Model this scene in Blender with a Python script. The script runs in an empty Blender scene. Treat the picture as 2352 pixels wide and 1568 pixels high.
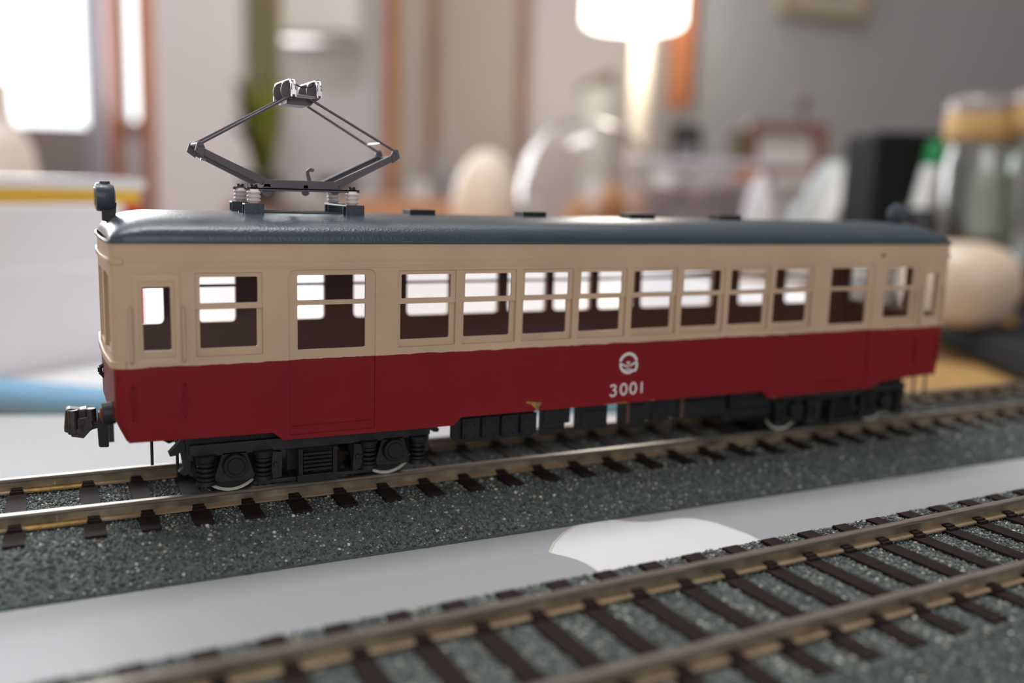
import bpy, bmesh, math, random
import numpy as np
from mathutils import Vector, Matrix
random.seed(7); rng = np.random.default_rng(7)
C = bpy.context.scene.collection
MM = 0.001
W0, H0 = 2352, 1568

# ------------------------------------------------------------------ camera
FPX, YAW, PITCH, ROLL = 2173.2181, .4644, -.1612, .031
CAM = np.array([20.2063, -150.5155, 53.4723])
_cy, _sy, _cp, _sp = math.cos(YAW), math.sin(YAW), math.cos(PITCH), math.sin(PITCH)
FW = np.array([_sy*_cp, _cy*_cp, _sp]); _r0 = np.array([_cy, -_sy, 0.]); _u0 = np.cross(_r0, FW)
RT = math.cos(ROLL)*_r0 + math.sin(ROLL)*_u0
UP = -math.sin(ROLL)*_r0 + math.cos(ROLL)*_u0
camd = bpy.data.cameras.new('camera'); cam = bpy.data.objects.new('camera', camd); C.objects.link(cam)
camd.sensor_width = 36; camd.lens = FPX*36/W0; camd.clip_start = .01; camd.clip_end = 60
M = Matrix(((RT[0], UP[0], -FW[0], CAM[0]*MM), (RT[1], UP[1], -FW[1], CAM[1]*MM), (RT[2], UP[2], -FW[2], CAM[2]*MM), (0, 0, 0, 1)))
cam.matrix_world = M
camd.dof.use_dof = True; camd.dof.focus_distance = .143; camd.dof.aperture_fstop = 9.0
sc = bpy.context.scene; sc.camera = cam
sc.view_settings.view_transform = 'Standard'; sc.view_settings.look = 'None'
sc.view_settings.gamma = 1; sc.view_settings.use_curve_mapping = False
sc.view_settings.exposure = 0.12

# room frame: lateral a, depth d, height z (mm) -> world mm
RH = np.array([_cy, -_sy, 0.]); FH = np.array([_sy, _cy, 0.])
def room(a, d, z): return CAM*[1, 1, 0] + RH*a + FH*d + np.array([0, 0, z])
def ray(px, py): return FW + (px-W0/2)/FPX*RT - (py-H0/2)/FPX*UP
def at(px, py, d):
    v = ray(px, py); t = d/(v @ FH); p = CAM + t*v; return p
def lat(px, py, d):
    p = at(px, py, d)-CAM; return p @ RH, p[2]+CAM[2]
def onz(px, py, z):
    v = ray(px, py); return CAM + v*((z-CAM[2])/v[2])
def ony(px, py, y):
    v = ray(px, py); return CAM + v*((y-CAM[1])/v[1])

# ------------------------------------------------------------------ world and lights
w = bpy.data.worlds.new('world'); sc.world = w; w.use_nodes = True
bg = w.node_tree.nodes['Background']; bg.inputs[0].default_value = (.93, .98, 1, 1); bg.inputs[1].default_value = 3.0
def area(name, loc, target, sx, sy, power, col):
    l = bpy.data.lights.new(name, 'AREA'); l.shape = 'RECTANGLE'; l.size = sx; l.size_y = sy; l.energy = power; l.color = col
    o = bpy.data.objects.new(name, l); C.objects.link(o); o.location = Vector(loc)*MM
    o.rotation_euler = (Vector(target)-Vector(loc)).to_track_quat('-Z', 'Y').to_euler()
    return o
win_c = room(-1750, 2900, 1050)
area('window_daylight', win_c, win_c - FH*100 , 2.3, 1.6, 68, (.95, .98, 1))
cl = room(-300, 500, 2380)
area('ceiling_light', cl, cl-np.array([0, 0, 100]), 1.3, .6, 37, (.96, .98, 1))
cl = room(-300, 1900, 2380)
area('rear_wall_fill', cl, cl-np.array([0, 0, 100]), 2.4, .8, 11, (.96, .97, 1))  # added fill lamp to brighten the back walls, no real fitting
fl = room(700, -1900, 800)
area('front_fill', fl, (60, 0, 20), 1.6, 1.2, 12.3, (.96, .97, 1))  # added fill from behind the camera, the front wall has no window

# ------------------------------------------------------------------ materials
def mat(name, col, rough=.5, metal=0., noise=0., nscale=300., bump=0., bscale=2000., emit=None, spec=None, trans=None):
    m = bpy.data.materials.new(name); m.use_nodes = True; nt = m.node_tree; b = nt.nodes['Principled BSDF']
    b.inputs['Roughness'].default_value = rough; b.inputs['Metallic'].default_value = metal
    b.inputs['Base Color'].default_value = (*col, 1)
    if spec is not None: b.inputs['Specular IOR Level'].default_value = spec
    tc = nt.nodes.new('ShaderNodeTexCoord')
    if noise:
        n = nt.nodes.new('ShaderNodeTexNoise'); n.inputs['Scale'].default_value = nscale; n.inputs['Detail'].default_value = 4
        nt.links.new(tc.outputs['Object'], n.inputs['Vector'])
        r = nt.nodes.new('ShaderNodeValToRGB'); nt.links.new(n.outputs['Fac'], r.inputs[0])
        r.color_ramp.elements[0].position = .3; r.color_ramp.elements[1].position = .7
        r.color_ramp.elements[0].color = (*[c*(1-noise) for c in col], 1); r.color_ramp.elements[1].color = (*[min(1, c*(1+noise)) for c in col], 1)
        nt.links.new(r.outputs[0], b.inputs['Base Color'])
    if bump:
        n = nt.nodes.new('ShaderNodeTexNoise'); n.inputs['Scale'].default_value = bscale; n.inputs['Detail'].default_value = 3
        nt.links.new(tc.outputs['Object'], n.inputs['Vector'])
        bp = nt.nodes.new('ShaderNodeBump'); bp.inputs['Strength'].default_value = bump; bp.inputs['Distance'].default_value = .0002
        nt.links.new(n.outputs['Fac'], bp.inputs['Height']); nt.links.new(bp.outputs[0], b.inputs['Normal'])
    if emit:
        b.inputs['Emission Color'].default_value = (*emit[0], 1); b.inputs['Emission Strength'].default_value = emit[1]
    return m
def clear(name, tint=(1, 1, 1), gloss=.06, rough=.02):
    m = bpy.data.materials.new(name); m.use_nodes = True; nt = m.node_tree; nt.nodes.clear()
    o = nt.nodes.new('ShaderNodeOutputMaterial'); t = nt.nodes.new('ShaderNodeBsdfTransparent'); t.inputs[0].default_value = (*tint, 1)
    g = nt.nodes.new('ShaderNodeBsdfGlossy'); g.inputs['Roughness'].default_value = rough
    lw = nt.nodes.new('ShaderNodeLayerWeight'); lw.inputs[0].default_value = .5
    pw = nt.nodes.new('ShaderNodeMath'); pw.operation = 'POWER'; pw.inputs[1].default_value = 5; nt.links.new(lw.outputs['Facing'], pw.inputs[0])
    ad = nt.nodes.new('ShaderNodeMath'); ad.operation = 'MULTIPLY_ADD'; ad.inputs[1].default_value = .96; ad.inputs[2].default_value = .04; nt.links.new(pw.outputs[0], ad.inputs[0])
    mu = nt.nodes.new('ShaderNodeMath'); mu.operation = 'MULTIPLY'; mu.inputs[1].default_value = gloss/.04
    nt.links.new(ad.outputs[0], mu.inputs[0]); mu.use_clamp = True
    x = nt.nodes.new('ShaderNodeMixShader'); nt.links.new(mu.outputs[0], x.inputs[0]); nt.links.new(t.outputs[0], x.inputs[1]); nt.links.new(g.outputs[0], x.inputs[2])
    nt.links.new(x.outputs[0], o.inputs[0]); return m

CREAM, RED = (.63, .46, .315), (.225, .006, .010)
def paint_mat(zsplit_local):
    """two-tone paint: cream above the belt, red below, hand-brushed wavy edge, bare brass chips along the skirt"""
    m = bpy.data.materials.new('tram_paint'); m.use_nodes = True; nt = m.node_tree; b = nt.nodes['Principled BSDF']
    b.inputs['Roughness'].default_value = .45; b.inputs['Specular IOR Level'].default_value = .28
    L = nt.links.new; N = nt.nodes.new
    tc = N('ShaderNodeTexCoord'); sep = N('ShaderNodeSeparateXYZ'); L(tc.outputs['Object'], sep.inputs[0])
    n = N('ShaderNodeTexNoise'); n.inputs['Scale'].default_value = 420; n.inputs['Detail'].default_value = 3; L(tc.outputs['Object'], n.inputs['Vector'])
    a = N('ShaderNodeMath'); a.operation = 'MULTIPLY_ADD'; a.inputs[1].default_value = .0005; L(n.outputs['Fac'], a.inputs[0]); L(sep.outputs['Z'], a.inputs[2])
    g = N('ShaderNodeMath'); g.operation = 'GREATER_THAN'; g.inputs[1].default_value = zsplit_local+.00025; L(a.outputs[0], g.inputs[0])
    n2 = N('ShaderNodeTexNoise'); n2.inputs['Scale'].default_value = 60; n2.inputs['Detail'].default_value = 5; L(tc.outputs['Object'], n2.inputs['Vector'])
    rr = N('ShaderNodeMapRange'); rr.inputs[1].default_value = .3; rr.inputs[2].default_value = .7; rr.inputs[3].default_value = .9; rr.inputs[4].default_value = 1.08; L(n2.outputs['Fac'], rr.inputs[0])
    mx = N('ShaderNodeMix'); mx.data_type = 'RGBA'; L(g.outputs[0], mx.inputs[0]); mx.inputs[6].default_value = (*RED, 1); mx.inputs[7].default_value = (*CREAM, 1)
    ml = N('ShaderNodeVectorMath'); ml.operation = 'SCALE'; L(mx.outputs[2], ml.inputs[0]); L(rr.outputs[0], ml.inputs['Scale'])
    L(ml.outputs[0], b.inputs['Base Color'])
    n3 = N('ShaderNodeTexNoise'); n3.inputs['Scale'].default_value = 900; L(tc.outputs['Object'], n3.inputs['Vector'])
    bp = N('ShaderNodeBump'); bp.inputs['Strength'].default_value = .12; bp.inputs['Distance'].default_value = .0002; L(n3.outputs['Fac'], bp.inputs['Height']); L(bp.outputs[0], b.inputs['Normal'])
    return m
def rail_mat():
    m = mat('rail_metal', (.42, .34, .26), .3, .55); nt = m.node_tree; b = nt.nodes['Principled BSDF']
    tc = nt.nodes.new('ShaderNodeTexCoord'); mp = nt.nodes.new('ShaderNodeMapping'); mp.inputs['Scale'].default_value = (40, 600, 900)
    nt.links.new(tc.outputs['Object'], mp.inputs[0]); n = nt.nodes.new('ShaderNodeTexNoise'); n.inputs['Scale'].default_value = 4; n.inputs['Detail'].default_value = 4
    nt.links.new(mp.outputs[0], n.inputs['Vector']); r = nt.nodes.new('ShaderNodeValToRGB'); nt.links.new(n.outputs['Fac'], r.inputs[0])
    r.color_ramp.elements[0].position = .35; r.color_ramp.elements[0].color = (.24, .20, .165, 1)
    r.color_ramp.elements[1].position = .62; r.color_ramp.elements[1].color = (.36, .315, .27, 1)
    nt.links.new(r.outputs[0], b.inputs['Base Color']); return m
def grain_mat():
    m = bpy.data.materials.new('ballast_grains'); m.use_nodes = True; nt = m.node_tree; b = nt.nodes['Principled BSDF']
    g = nt.nodes.new('ShaderNodeNewGeometry'); r = nt.nodes.new('ShaderNodeValToRGB'); nt.links.new(g.outputs['Random Per Island'], r.inputs[0])
    cr = r.color_ramp; cr.interpolation = 'CONSTANT'
    pts = [(0, (.066, .079, .073)), (.2, (.11, .132, .122)), (.45, (.16, .187, .174)), (.66, (.08, .095, .088)), (.79, (.23, .255, .235)), (.895, (.48, .45, .38)), (.96, (.34, .26, .20)), (.975, (.72, .70, .63))]
    cr.elements[0].position = 0; cr.elements[0].color = (*pts[0][1], 1)
    while len(cr.elements) > 1 and cr.elements[-1].position > .5 and len(cr.elements) == 2: cr.elements.remove(cr.elements[-1])
    for p, c in pts[1:]:
        e = cr.elements.new(p); e.color = (*c, 1)
    nt.links.new(r.outputs[0], b.inputs['Base Color']); b.inputs['Roughness'].default_value = .5; b.inputs['Specular IOR Level'].default_value = .45
    return m

XL, XR = 28.3, 189.9                    # tram body ends (world mm)
WB = 14.8                               # half body width
ORG = np.array([56.8, 0., 7.0])         # tram empty
kx = (150.5155-WB)/(150.5155-16.8)
def sx(x): return CAM[0]+(x-CAM[0])*kx
def sz(z): return CAM[2]+(z-CAM[2])*kx
ZBELT, ZGUT = sz(28.0), sz(44.95)
m_paint = paint_mat((ZBELT-7.0)*MM)
m_cream = mat('cream_paint', CREAM, .4, noise=.06, nscale=120, bump=.1)
m_red = mat('red_paint', RED, .45, spec=.28)
m_inner = mat('dark_brown_interior', (.16, .045, .05), .55)
m_roof = mat('slate_grey_roof_paint', (.055, .076, .094), .26, spec=.42, noise=.08, nscale=150, bump=.3, bscale=2600)
m_black = mat('black_plastic', (.011, .011, .012), .5)
m_black2 = mat('weathered_black', (.011, .0105, .0115), .5, spec=.35, noise=.3, nscale=400)
m_brass = mat('bare_brass', (.42, .27, .09), .45, .6, noise=.4, nscale=900)
m_white = mat('white_lettering', (.78, .77, .76), .5)
m_grey = mat('pantograph_grey', (.115, .105, .125), .5)
m_silver = mat('bright_metal', (.75, .75, .76), .22, 1.)
m_porc = mat('white_porcelain', (.78, .70, .69), .3)
m_tyre = mat('painted_white_tyre', (.62, .60, .52), .5)
m_wheel = mat('wheel_steel', (.02, .019, .018), .45, .3)
m_pane = clear('clear_plastic_glazing', (.97, .96, .96), .02)
m_lens = mat('red_lens', (.18, .008, .008), .35)
m_rail = rail_mat()
m_railfoot = mat('bronze_rail_foot', (.47, .35, .225), .3, .45, noise=.2, nscale=300)
m_railweb = mat('tarnished_rail_web', (.26, .215, .145), .4, .4, noise=.55, nscale=260)
m_sleeper = mat('dark_brown_sleeper', (.022, .0145, .013), .7, spec=.15, noise=.3, nscale=500, bump=.25, bscale=3000)
m_bed = mat('grey_green_roadbed', (.09, .115, .112), .6, noise=.4, nscale=1500, bump=.6, bscale=2500)
m_grain = grain_mat()
m_lid = mat('silver_laptop_lid', (.42, .427, .44), .55, .05, noise=.03, nscale=2500, bump=.12, bscale=6000)
m_emb = mat('glossy_white_emblem', (.95, .95, .96), .12)
m_embrim = mat('pale_emblem_rim', (.72, .72, .66), .3)

# ------------------------------------------------------------------ mesh helpers
class MB:
    def __init__(s): s.v = []; s.f = []; s.m = []
    def add(s, vs, fs, mi=0):
        b = len(s.v); s.v += [tuple(map(float, p)) for p in vs]; s.f += [tuple(i+b for i in f) for f in fs]; s.m += [mi]*len(fs); return s
    def box(s, x0, x1, y0, y1, z0, z1, mi=0):
        vs = [(x, y, z) for z in (z0, z1) for y in (y0, y1) for x in (x0, x1)]
        return s.add(vs, [(0, 2, 3, 1), (4, 5, 7, 6), (0, 1, 5, 4), (2, 6, 7, 3), (0, 4, 6, 2), (1, 3, 7, 5)], mi)
    def obox(s, c, ax, ay, az, mi=0):
        c, ax, ay, az = map(np.array, (c, ax, ay, az)); vs = [c+i*ax+j*ay+k*az for k in (-1, 1) for j in (-1, 1) for i in (-1, 1)]
        return s.add(vs, [(0, 2, 3, 1), (4, 5, 7, 6), (0, 1, 5, 4), (2, 6, 7, 3), (0, 4, 6, 2), (1, 3, 7, 5)], mi)
    def prism(s, poly, fn, a, b, mi=0):
        n = len(poly); vs = [fn(p[0], p[1], a) for p in poly]+[fn(p[0], p[1], b) for p in poly]
        return s.add(vs, [tuple(range(n))[::-1], tuple(range(n, 2*n))]+[(i, (i+1) % n, n+(i+1) % n, n+i) for i in range(n)], mi)
    def cyl(s, p0, p1, r0, r1=None, n=12, mi=0, cap=True):
        r1 = r0 if r1 is None else r1; p0 = np.array(p0, float); p1 = np.array(p1, float); d = p1-p0; d /= np.linalg.norm(d)
        a = np.cross(d, [0, 0, 1] if abs(d[2]) < .9 else [1, 0, 0]); a /= np.linalg.norm(a); b = np.cross(d, a)
        vs = [p0+r0*(a*math.cos(t)+b*math.sin(t)) for t in np.linspace(0, 2*math.pi, n, False)]+[p1+r1*(a*math.cos(t)+b*math.sin(t)) for t in np.linspace(0, 2*math.pi, n, False)]
        fs = [(i, (i+1) % n, n+(i+1) % n, n+i) for i in range(n)]
        if cap: fs += [tuple(range(n))[::-1], tuple(range(n, 2*n))]
        return s.add(vs, fs, mi)
    def lathe(s, prof, c, axis='z', n=24, mi=0):
        c = np.array(c, float); ax = {'x': (np.array([1., 0, 0]), np.array([0, 1., 0]), np.array([0, 0, 1.])), 'y': (np.array([0, 1., 0]), np.array([0, 0, 1.]), np.array([1., 0, 0])), 'z': (np.array([0, 0, 1.]), np.array([1., 0, 0]), np.array([0, 1., 0]))}[axis]
        vs = [c+ax[0]*h+r*(ax[1]*math.cos(t)+ax[2]*math.sin(t)) for r, h in prof for t in np.linspace(0, 2*math.pi, n, False)]
        fs = [(k*n+i, k*n+(i+1) % n, (k+1)*n+(i+1) % n, (k+1)*n+i) for k in range(len(prof)-1) for i in range(n)]
        fs += [tuple(range(n))[::-1], tuple(range((len(prof)-1)*n, len(prof)*n))]
        return s.add(vs, fs, mi)
    def tube(s, pts, r, n=8, mi=0):
        for a, b in zip(pts[:-1], pts[1:]): s.cyl(a, b, r, r, n, mi)
        return s
    def ribbon(s, pts, wd, fn, a, b, mi=0, closed=False):
        P = [np.array(p, float) for p in pts]; n = len(P); Lp = []; Rp = []
        for i in range(n):
            p0 = P[i-1] if (i > 0 or closed) else P[i]; p1 = P[(i+1) % n] if (i < n-1 or closed) else P[i]
            t = p1-p0; t /= (np.linalg.norm(t)+1e-9); q = np.array([-t[1], t[0]])*wd/2; Lp.append(P[i]+q); Rp.append(P[i]-q)
        for i in range(n if closed else n-1):
            j = (i+1) % n; s.prism([Lp[i], Lp[j], Rp[j], Rp[i]], fn, a, b, mi)
        return s
    def sphere(s, c, r, n=16, m=10, mi=0):
        r = np.array(r if hasattr(r, '__len__') else (r, r, r), float); c = np.array(c, float)
        vs = [c+r*[0, 0, 1]]
        for j in range(1, m):
            ph = math.pi*j/m
            for i in range(n):
                t = 2*math.pi*i/n; vs.append(c+r*[math.sin(ph)*math.cos(t), math.sin(ph)*math.sin(t), math.cos(ph)])
        vs.append(c-r*[0, 0, 1]); fs = [(0, 1+i, 1+(i+1) % n) for i in range(n)]
        for j in range(m-2):
            for i in range(n): a = 1+j*n; fs.append((a+i, a+n+i, a+n+(i+1) % n, a+(i+1) % n))
        l = len(vs)-1; a = 1+(m-2)*n; fs += [(a+i, l, a+(i+1) % n) for i in range(n)]
        return s.add(vs, fs, mi)
def mesh(name, mb, org=(0, 0, 0), smooth=None, xf=None):
    me = bpy.data.meshes.new(name); v = np.array(mb.v)
    if xf is not None: v = np.array([xf(p) for p in v])
    v = (v-np.array(org))*MM
    me.from_pydata(v.tolist(), [], mb.f)
    me.polygons.foreach_set('material_index', mb.m)
    bm = bmesh.new(); bm.from_mesh(me); bmesh.ops.recalc_face_normals(bm, faces=bm.faces); bm.to_mesh(me); bm.free()
    if smooth: me.shade_smooth(); me.set_sharp_from_angle(angle=math.radians(smooth))
    me.update(); return me
def link(name, me, mats, parent=None, bevel=0, **props):
    o = bpy.data.objects.new(name, me); C.objects.link(o)
    if mats is not None and len(me.materials) == 0:
        for m_ in (mats if isinstance(mats, (list, tuple)) else [mats]): me.materials.append(m_)
    if parent: o.parent = parent
    if bevel:
        b = o.modifiers.new('bevel', 'BEVEL'); b.width = bevel*MM; b.segments = 2; b.limit_method = 'ANGLE'; b.angle_limit = math.radians(40)
    for k, v in props.items(): o[k] = v
    return o
def part(name, mb, mats, parent, org, bevel=0, smooth=None, **props): return link(name, mesh(name, mb, org, smooth), mats, parent, bevel, **props)
def thing(name, loc, label, category, rotz=0, group=None):
    o = bpy.data.objects.new(name, None); o.empty_display_size = .01; C.objects.link(o); o.location = Vector([float(q) for q in loc])*MM; o.rotation_euler = (0, 0, rotz)
    o['label'] = label; o['category'] = category
    if group: o['group'] = group
    return o
def single(name, mb, mats, label, category, loc, rotz=0, bevel=0, smooth=None, group=None):
    """thing that is one mesh; mb in local mm about its base"""
    o = link(name, mesh(name, mb, (0, 0, 0), smooth), mats, None, bevel); o.location = Vector([float(q) for q in loc])*MM; o.rotation_euler = (0, 0, rotz)
    o['label'] = label; o['category'] = category
    if group: o['group'] = group
    return o
def structure(name, mb, mats, bevel=0, smooth=None, parent=None):
    o = link(name, mesh(name, mb, (0, 0, 0), smooth), mats, parent, bevel)
    o['kind'] = 'structure'
    return o
def rrect(x0, x1, z0, z1, r, top=True, bot=True, n=4):
    P = []
    for cx, cz, a0, on in ((x1-r, z1-r, 0, top), (x0+r, z1-r, 90, top), (x0+r, z0+r, 180, bot), (x1-r, z0+r, 270, bot)):
        if on and r > 0:
            for k in range(n+1): a = math.radians(a0+90*k/n); P.append((cx+r*math.cos(a), cz+r*math.sin(a)))
        else: P.append((cx+(r if a0 in (0, 270) else -r), cz+(r if a0 in (0, 90) else -r)))
    return P
def plate(outer, holes, fn, w0, w1):
    """flat plate with holes; poly in (u,v) mm, thickness from w0 to w1 through fn(u,v,w)"""
    cu = bpy.data.curves.new('tmp', 'CURVE'); cu.dimensions = '2D'; cu.fill_mode = 'BOTH'; cu.extrude = .5
    for poly in [outer]+holes:
        sp = cu.splines.new('POLY'); sp.points.add(len(poly)-1); sp.use_cyclic_u = True
        for i, p in enumerate(poly): sp.points[i].co = (p[0], p[1], 0, 1)
    ob = bpy.data.objects.new('tmp', cu); C.objects.link(ob); dg = bpy.context.evaluated_depsgraph_get(); dg.update()
    me = bpy.data.meshes.new_from_object(ob.evaluated_get(dg)); mb = MB()
    vs = [fn(v.co.x, v.co.y, w0+(w1-w0)*(v.co.z+.5)) for v in me.vertices]; mb.add(vs, [tuple(p.vertices) for p in me.polygons])
    bpy.data.objects.remove(ob); bpy.data.curves.remove(cu); bpy.data.meshes.remove(me); return mb
def merge(mb):
    """weld coincident verts"""
    key = {}; idx = []; vs = []
    for p in mb.v:
        k = (round(p[0], 4), round(p[1], 4), round(p[2], 4))
        if k not in key: key[k] = len(vs); vs.append(p)
        idx.append(key[k])
    mb.v = vs; mb.f = [tuple(idx[i] for i in f) for f in mb.f]; keep = [i for i, f in enumerate(mb.f) if len(set(f)) == len(f)]
    mb.f = [mb.f[i] for i in keep]; mb.m = [mb.m[i] for i in keep]; return mb
XZ = lambda u, v, w: (u, w, v)
XY = lambda u, v, w: (u, v, w)
YZ = lambda u, v, w: (w, u, v)

# ================================================================== ROOM
LZ = -1.0                                             # laptop lid height
TZ = -20.0                                            # table top height
FLOOR, CEIL = -750.0, 2400.0
m_wall = mat('warm_white_wall', (.53, .50, .515), .85, noise=.02, nscale=3)
m_wallg = mat('grey_wall', (.385, .388, .398), .85, noise=.02, nscale=3)
m_floor = mat('wooden_floor', (.25, .15, .08), .4, noise=.2, nscale=5)
m_ceil = mat('white_ceiling', (.75, .74, .72), .9)
m_wood = mat('orange_brown_wood', (.40, .135, .045), .4, noise=.15, nscale=9)
m_wood2 = mat('brown_wood', (.25, .13, .085), .5, noise=.15, nscale=9)
m_beige = mat('beige_door_panel', (.38, .33, .275), .7, noise=.03, nscale=4)
m_sill = mat('mauve_grey_panel', (.24, .195, .19), .7)
D = 3000.
def RZ(u, v, w_): return room(u, w_, v)
aL, aR = -3200., 1500.
xs1 = lat(-900, 300, D)[0]; xs2 = lat(243, 300, D)[0]; zs1 = lat(100, 296, D)[1]
xb1 = lat(268, 280, D)[0]; xb2 = lat(329, 280, D)[0]; zb = lat(300, 286, D)[1]
structure('wall_back', plate([(aL, FLOOR), (aR, FLOOR), (aR, CEIL), (aL, CEIL)], [[(xs1, zs1), (xs2, zs1), (xs2, 1950), (xs1, 1950)], [(xb1, zb), (xb2, zb), (xb2, 1950), (xb1, 1950)]], RZ, D, D+120), m_wall)
for nm, a0, a1, z0 in (('window_1', xs1, xs2, zs1), ('window_2', xb1, xb2, zb)):
    mb = plate([(a0-25, z0-25), (a1+25, z0-25), (a1+25, 1975), (a0-25, 1975)], [[(a0+12, z0+12), (a1-12, z0+12), (a1-12, 1930), (a0+12, 1930)]], RZ, D-12, D+60)
    wf = structure(nm, mb, m_wood2)
    pn = MB(); c = room((a0+a1)/2, D+30, (z0+1950)/2); pn.obox(c, RH*(a1-a0)/2, FH*2, (0, 0, (1950-z0)/2)); structure('window_pane', pn, clear('window_glass', (.97, .98, .98), .04), parent=wf)
def post(name, px0, px1, d0, th, m, z0=FLOOR, z1=CEIL, py=250, kind=True):
    a0, a1 = lat(px0, py, d0)[0], lat(px1, py, d0)[0]; mb = MB(); mb.obox(room((a0+a1)/2, d0+th/2, (z0+z1)/2), RH*(a1-a0)/2, FH*th/2, (0, 0, (z1-z0)/2))
    return structure(name, mb, m)
post('trim_1', 247, 269, D-40, 38, m_wood)
post('trim_2', 328, 356, D-40, 38, m_wood)
# panel below the windows
sb = MB(); z_s = lat(100, 296, D-30)[1]; a0, a1 = lat(-900, 300, D-30)[0], lat(246, 300, D-30)[0]
sb.obox(room((a0+a1)/2, D-25, (FLOOR+z_s)/2), RH*(a1-a0)/2, FH*22, (0, 0, (z_s-FLOOR)/2)); structure('trim_3', sb, m_sill)
# white pillar
a0, a1 = lat(356, 250, 2700)[0], lat(556, 250, 2700)[0]; mb = MB(); mb.obox(room((a0+a1)/2, 2850-2, (FLOOR+CEIL)/2), RH*(a1-a0)/2, FH*148, (0, 0, (CEIL-FLOOR)/2))
structure('wall_pillar', mb, mat('pinkish_white_plaster', (.80, .735, .745), .85))
post('trim_4', 884, 912, D-35, 33, m_wood, py=150)
# sliding doors, three beige leaves with brown stiles
dr = bpy.data.objects.new('door_1', None); C.objects.link(dr); dr['kind'] = 'structure'; dr.location = Vector([0, 0, 0])
for px0, px1 in ((912, 985), (1008, 1192)):
    a0, a1 = lat(px0, 200, D-20)[0], lat(px1, 200, D-20)[0]; mb = MB(); mb.obox(room((a0+a1)/2, D-12, 650), RH*(a1-a0)/2, FH*8, (0, 0, 1390)); structure('door_panel', mb, m_beige, parent=dr)
for px0, px1 in ((984, 1009), (1190, 1214)):
    a0, a1 = lat(px0, 200, D-20)[0], lat(px1, 200, D-20)[0]; mb = MB(); mb.obox(room((a0+a1)/2, D-20, 650), RH*(a1-a0)/2, FH*16, (0, 0, 1390)); structure('door_stile', mb, m_wood2, parent=dr)
# lit cream passage wall behind the lamp
a0, a1 = lat(1215, 200, D-10)[0], lat(1545, 200, D-10)[0]; mb = MB(); mb.obox(room((a0+a1)/2, D-8, 825), RH*(a1-a0)/2, FH*7, (0, 0, 1570)); structure('wall_niche', mb, mat('cream_passage_wall', (.52, .475, .45), .8))
post('trim_5', 1542, 1592, 2560, 60, m_wood, z0=lat(1565, 245, 2560)[1], py=100)
# right-hand wall receding to the right
A = room(lat(1592, 200, 2600)[0], 2600, 0); B = room(2700, 3300, 0); mb = MB()
dirw = (B-A)/np.linalg.norm(B-A); nw = np.array([dirw[1], -dirw[0], 0])
mb.obox((A+B)/2+[0, 0, (FLOOR+CEIL)/2]-nw*-0, dirw*np.linalg.norm(B-A)/2, nw*20, (0, 0, (CEIL-FLOOR)/2)); structure('wall_right', mb, m_wallg)
mb = MB(); mb.obox(room(-350, 500, FLOOR-20), RH*3300, FH*2900, (0, 0, 20)); structure('floor', mb, m_floor)
mb = MB(); mb.obox(room(-350, 500, CEIL+20), RH*3300, FH*2900, (0, 0, 20)); structure('ceiling', mb, m_ceil)
mb = MB(); mb.obox(room(aL-20, 500, 825), RH*20, FH*2700, (0, 0, 1600)); structure('wall_left', mb, m_wall)
mb = MB(); mb.obox(room(2760, 500, 825), RH*20, FH*2900, (0, 0, 1600)); structure('wall_far_right', mb, m_wallg)
mb = MB(); mb.obox(room(-350, -2250, 825), RH*3300, FH*20, (0, 0, 1600)); structure('wall_front', mb, m_wall)

# ================================================================== TABLE
m_table = mat('honey_wood_tabletop', (.50, .29, .11), .35, noise=.12, nscale=12)
tb = thing('wooden_table', room(150, 420, FLOOR), 'large honey-coloured wooden table that carries the laptop, the tray and the clutter', 'table', -YAW)
mb = MB(); mb.box(-800, 800, -620, 620, TZ-FLOOR-28, TZ-FLOOR); part('tabletop', mb, m_table, tb, (0, 0, 0), 3)
for i in (-1, 1):
    for j in (-1, 1):
        mb = MB(); mb.box(i*740-30, i*740+30, j*560-30, j*560+30, 0, TZ-FLOOR-28); part('leg', mb, m_table, tb, (0, 0, 0), 3)

# ================================================================== LAPTOP
LD = np.array([.949, -.316, 0.]); LD /= np.linalg.norm(LD); LU = np.array([-LD[1]*-1, -LD[0], 0.]); LU = np.array([LD[1], -LD[0], 0.])   # LU points to the camera side
edge = onz(75, 952, LZ); notch = onz(1482, 1198, LZ)
lc = notch + LU*(.46*38) ; ctr_s = (lc-edge) @ LD; LWD, LDP = 325., 227.
lctr = edge + LD*ctr_s + LU*LDP/2
rotl = math.atan2(LD[1], LD[0])
lp = thing('laptop', [lctr[0], lctr[1], TZ], 'closed silver laptop with a white fruit-shaped emblem, lying under both tracks', 'laptop', rotl)
mb = MB(); mb.prism(rrect(-LWD/2, LWD/2, -LDP/2, LDP/2, 12, n=6), XY, LZ-TZ-6.5, LZ-TZ); part('lid', mb, m_lid, lp, (0, 0, 0), .8)
mb = MB(); mb.prism(rrect(-LWD/2, LWD/2, -LDP/2, LDP/2, 12, n=6), XY, 3, LZ-TZ-7.2); part('base', mb, m_lid, lp, (0, 0, 0), 1.2)
for i in (-1, 1):
    for j in (-1, 1): mb = MB(); mb.cyl((i*140, j*90, 0), (i*140, j*90, 3.2), 5, n=16); part('rubber_foot', mb, m_black, lp, (0, 0, 0))
ap = [(0, .40), (.10, .445), (.20, .475), (.30, .465), (.38, .42), (.445, .345)]
ap += [(.60+.27*math.cos(math.radians(t)), .115+.265*math.sin(math.radians(t))) for t in range(122, 251, 12)]
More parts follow.
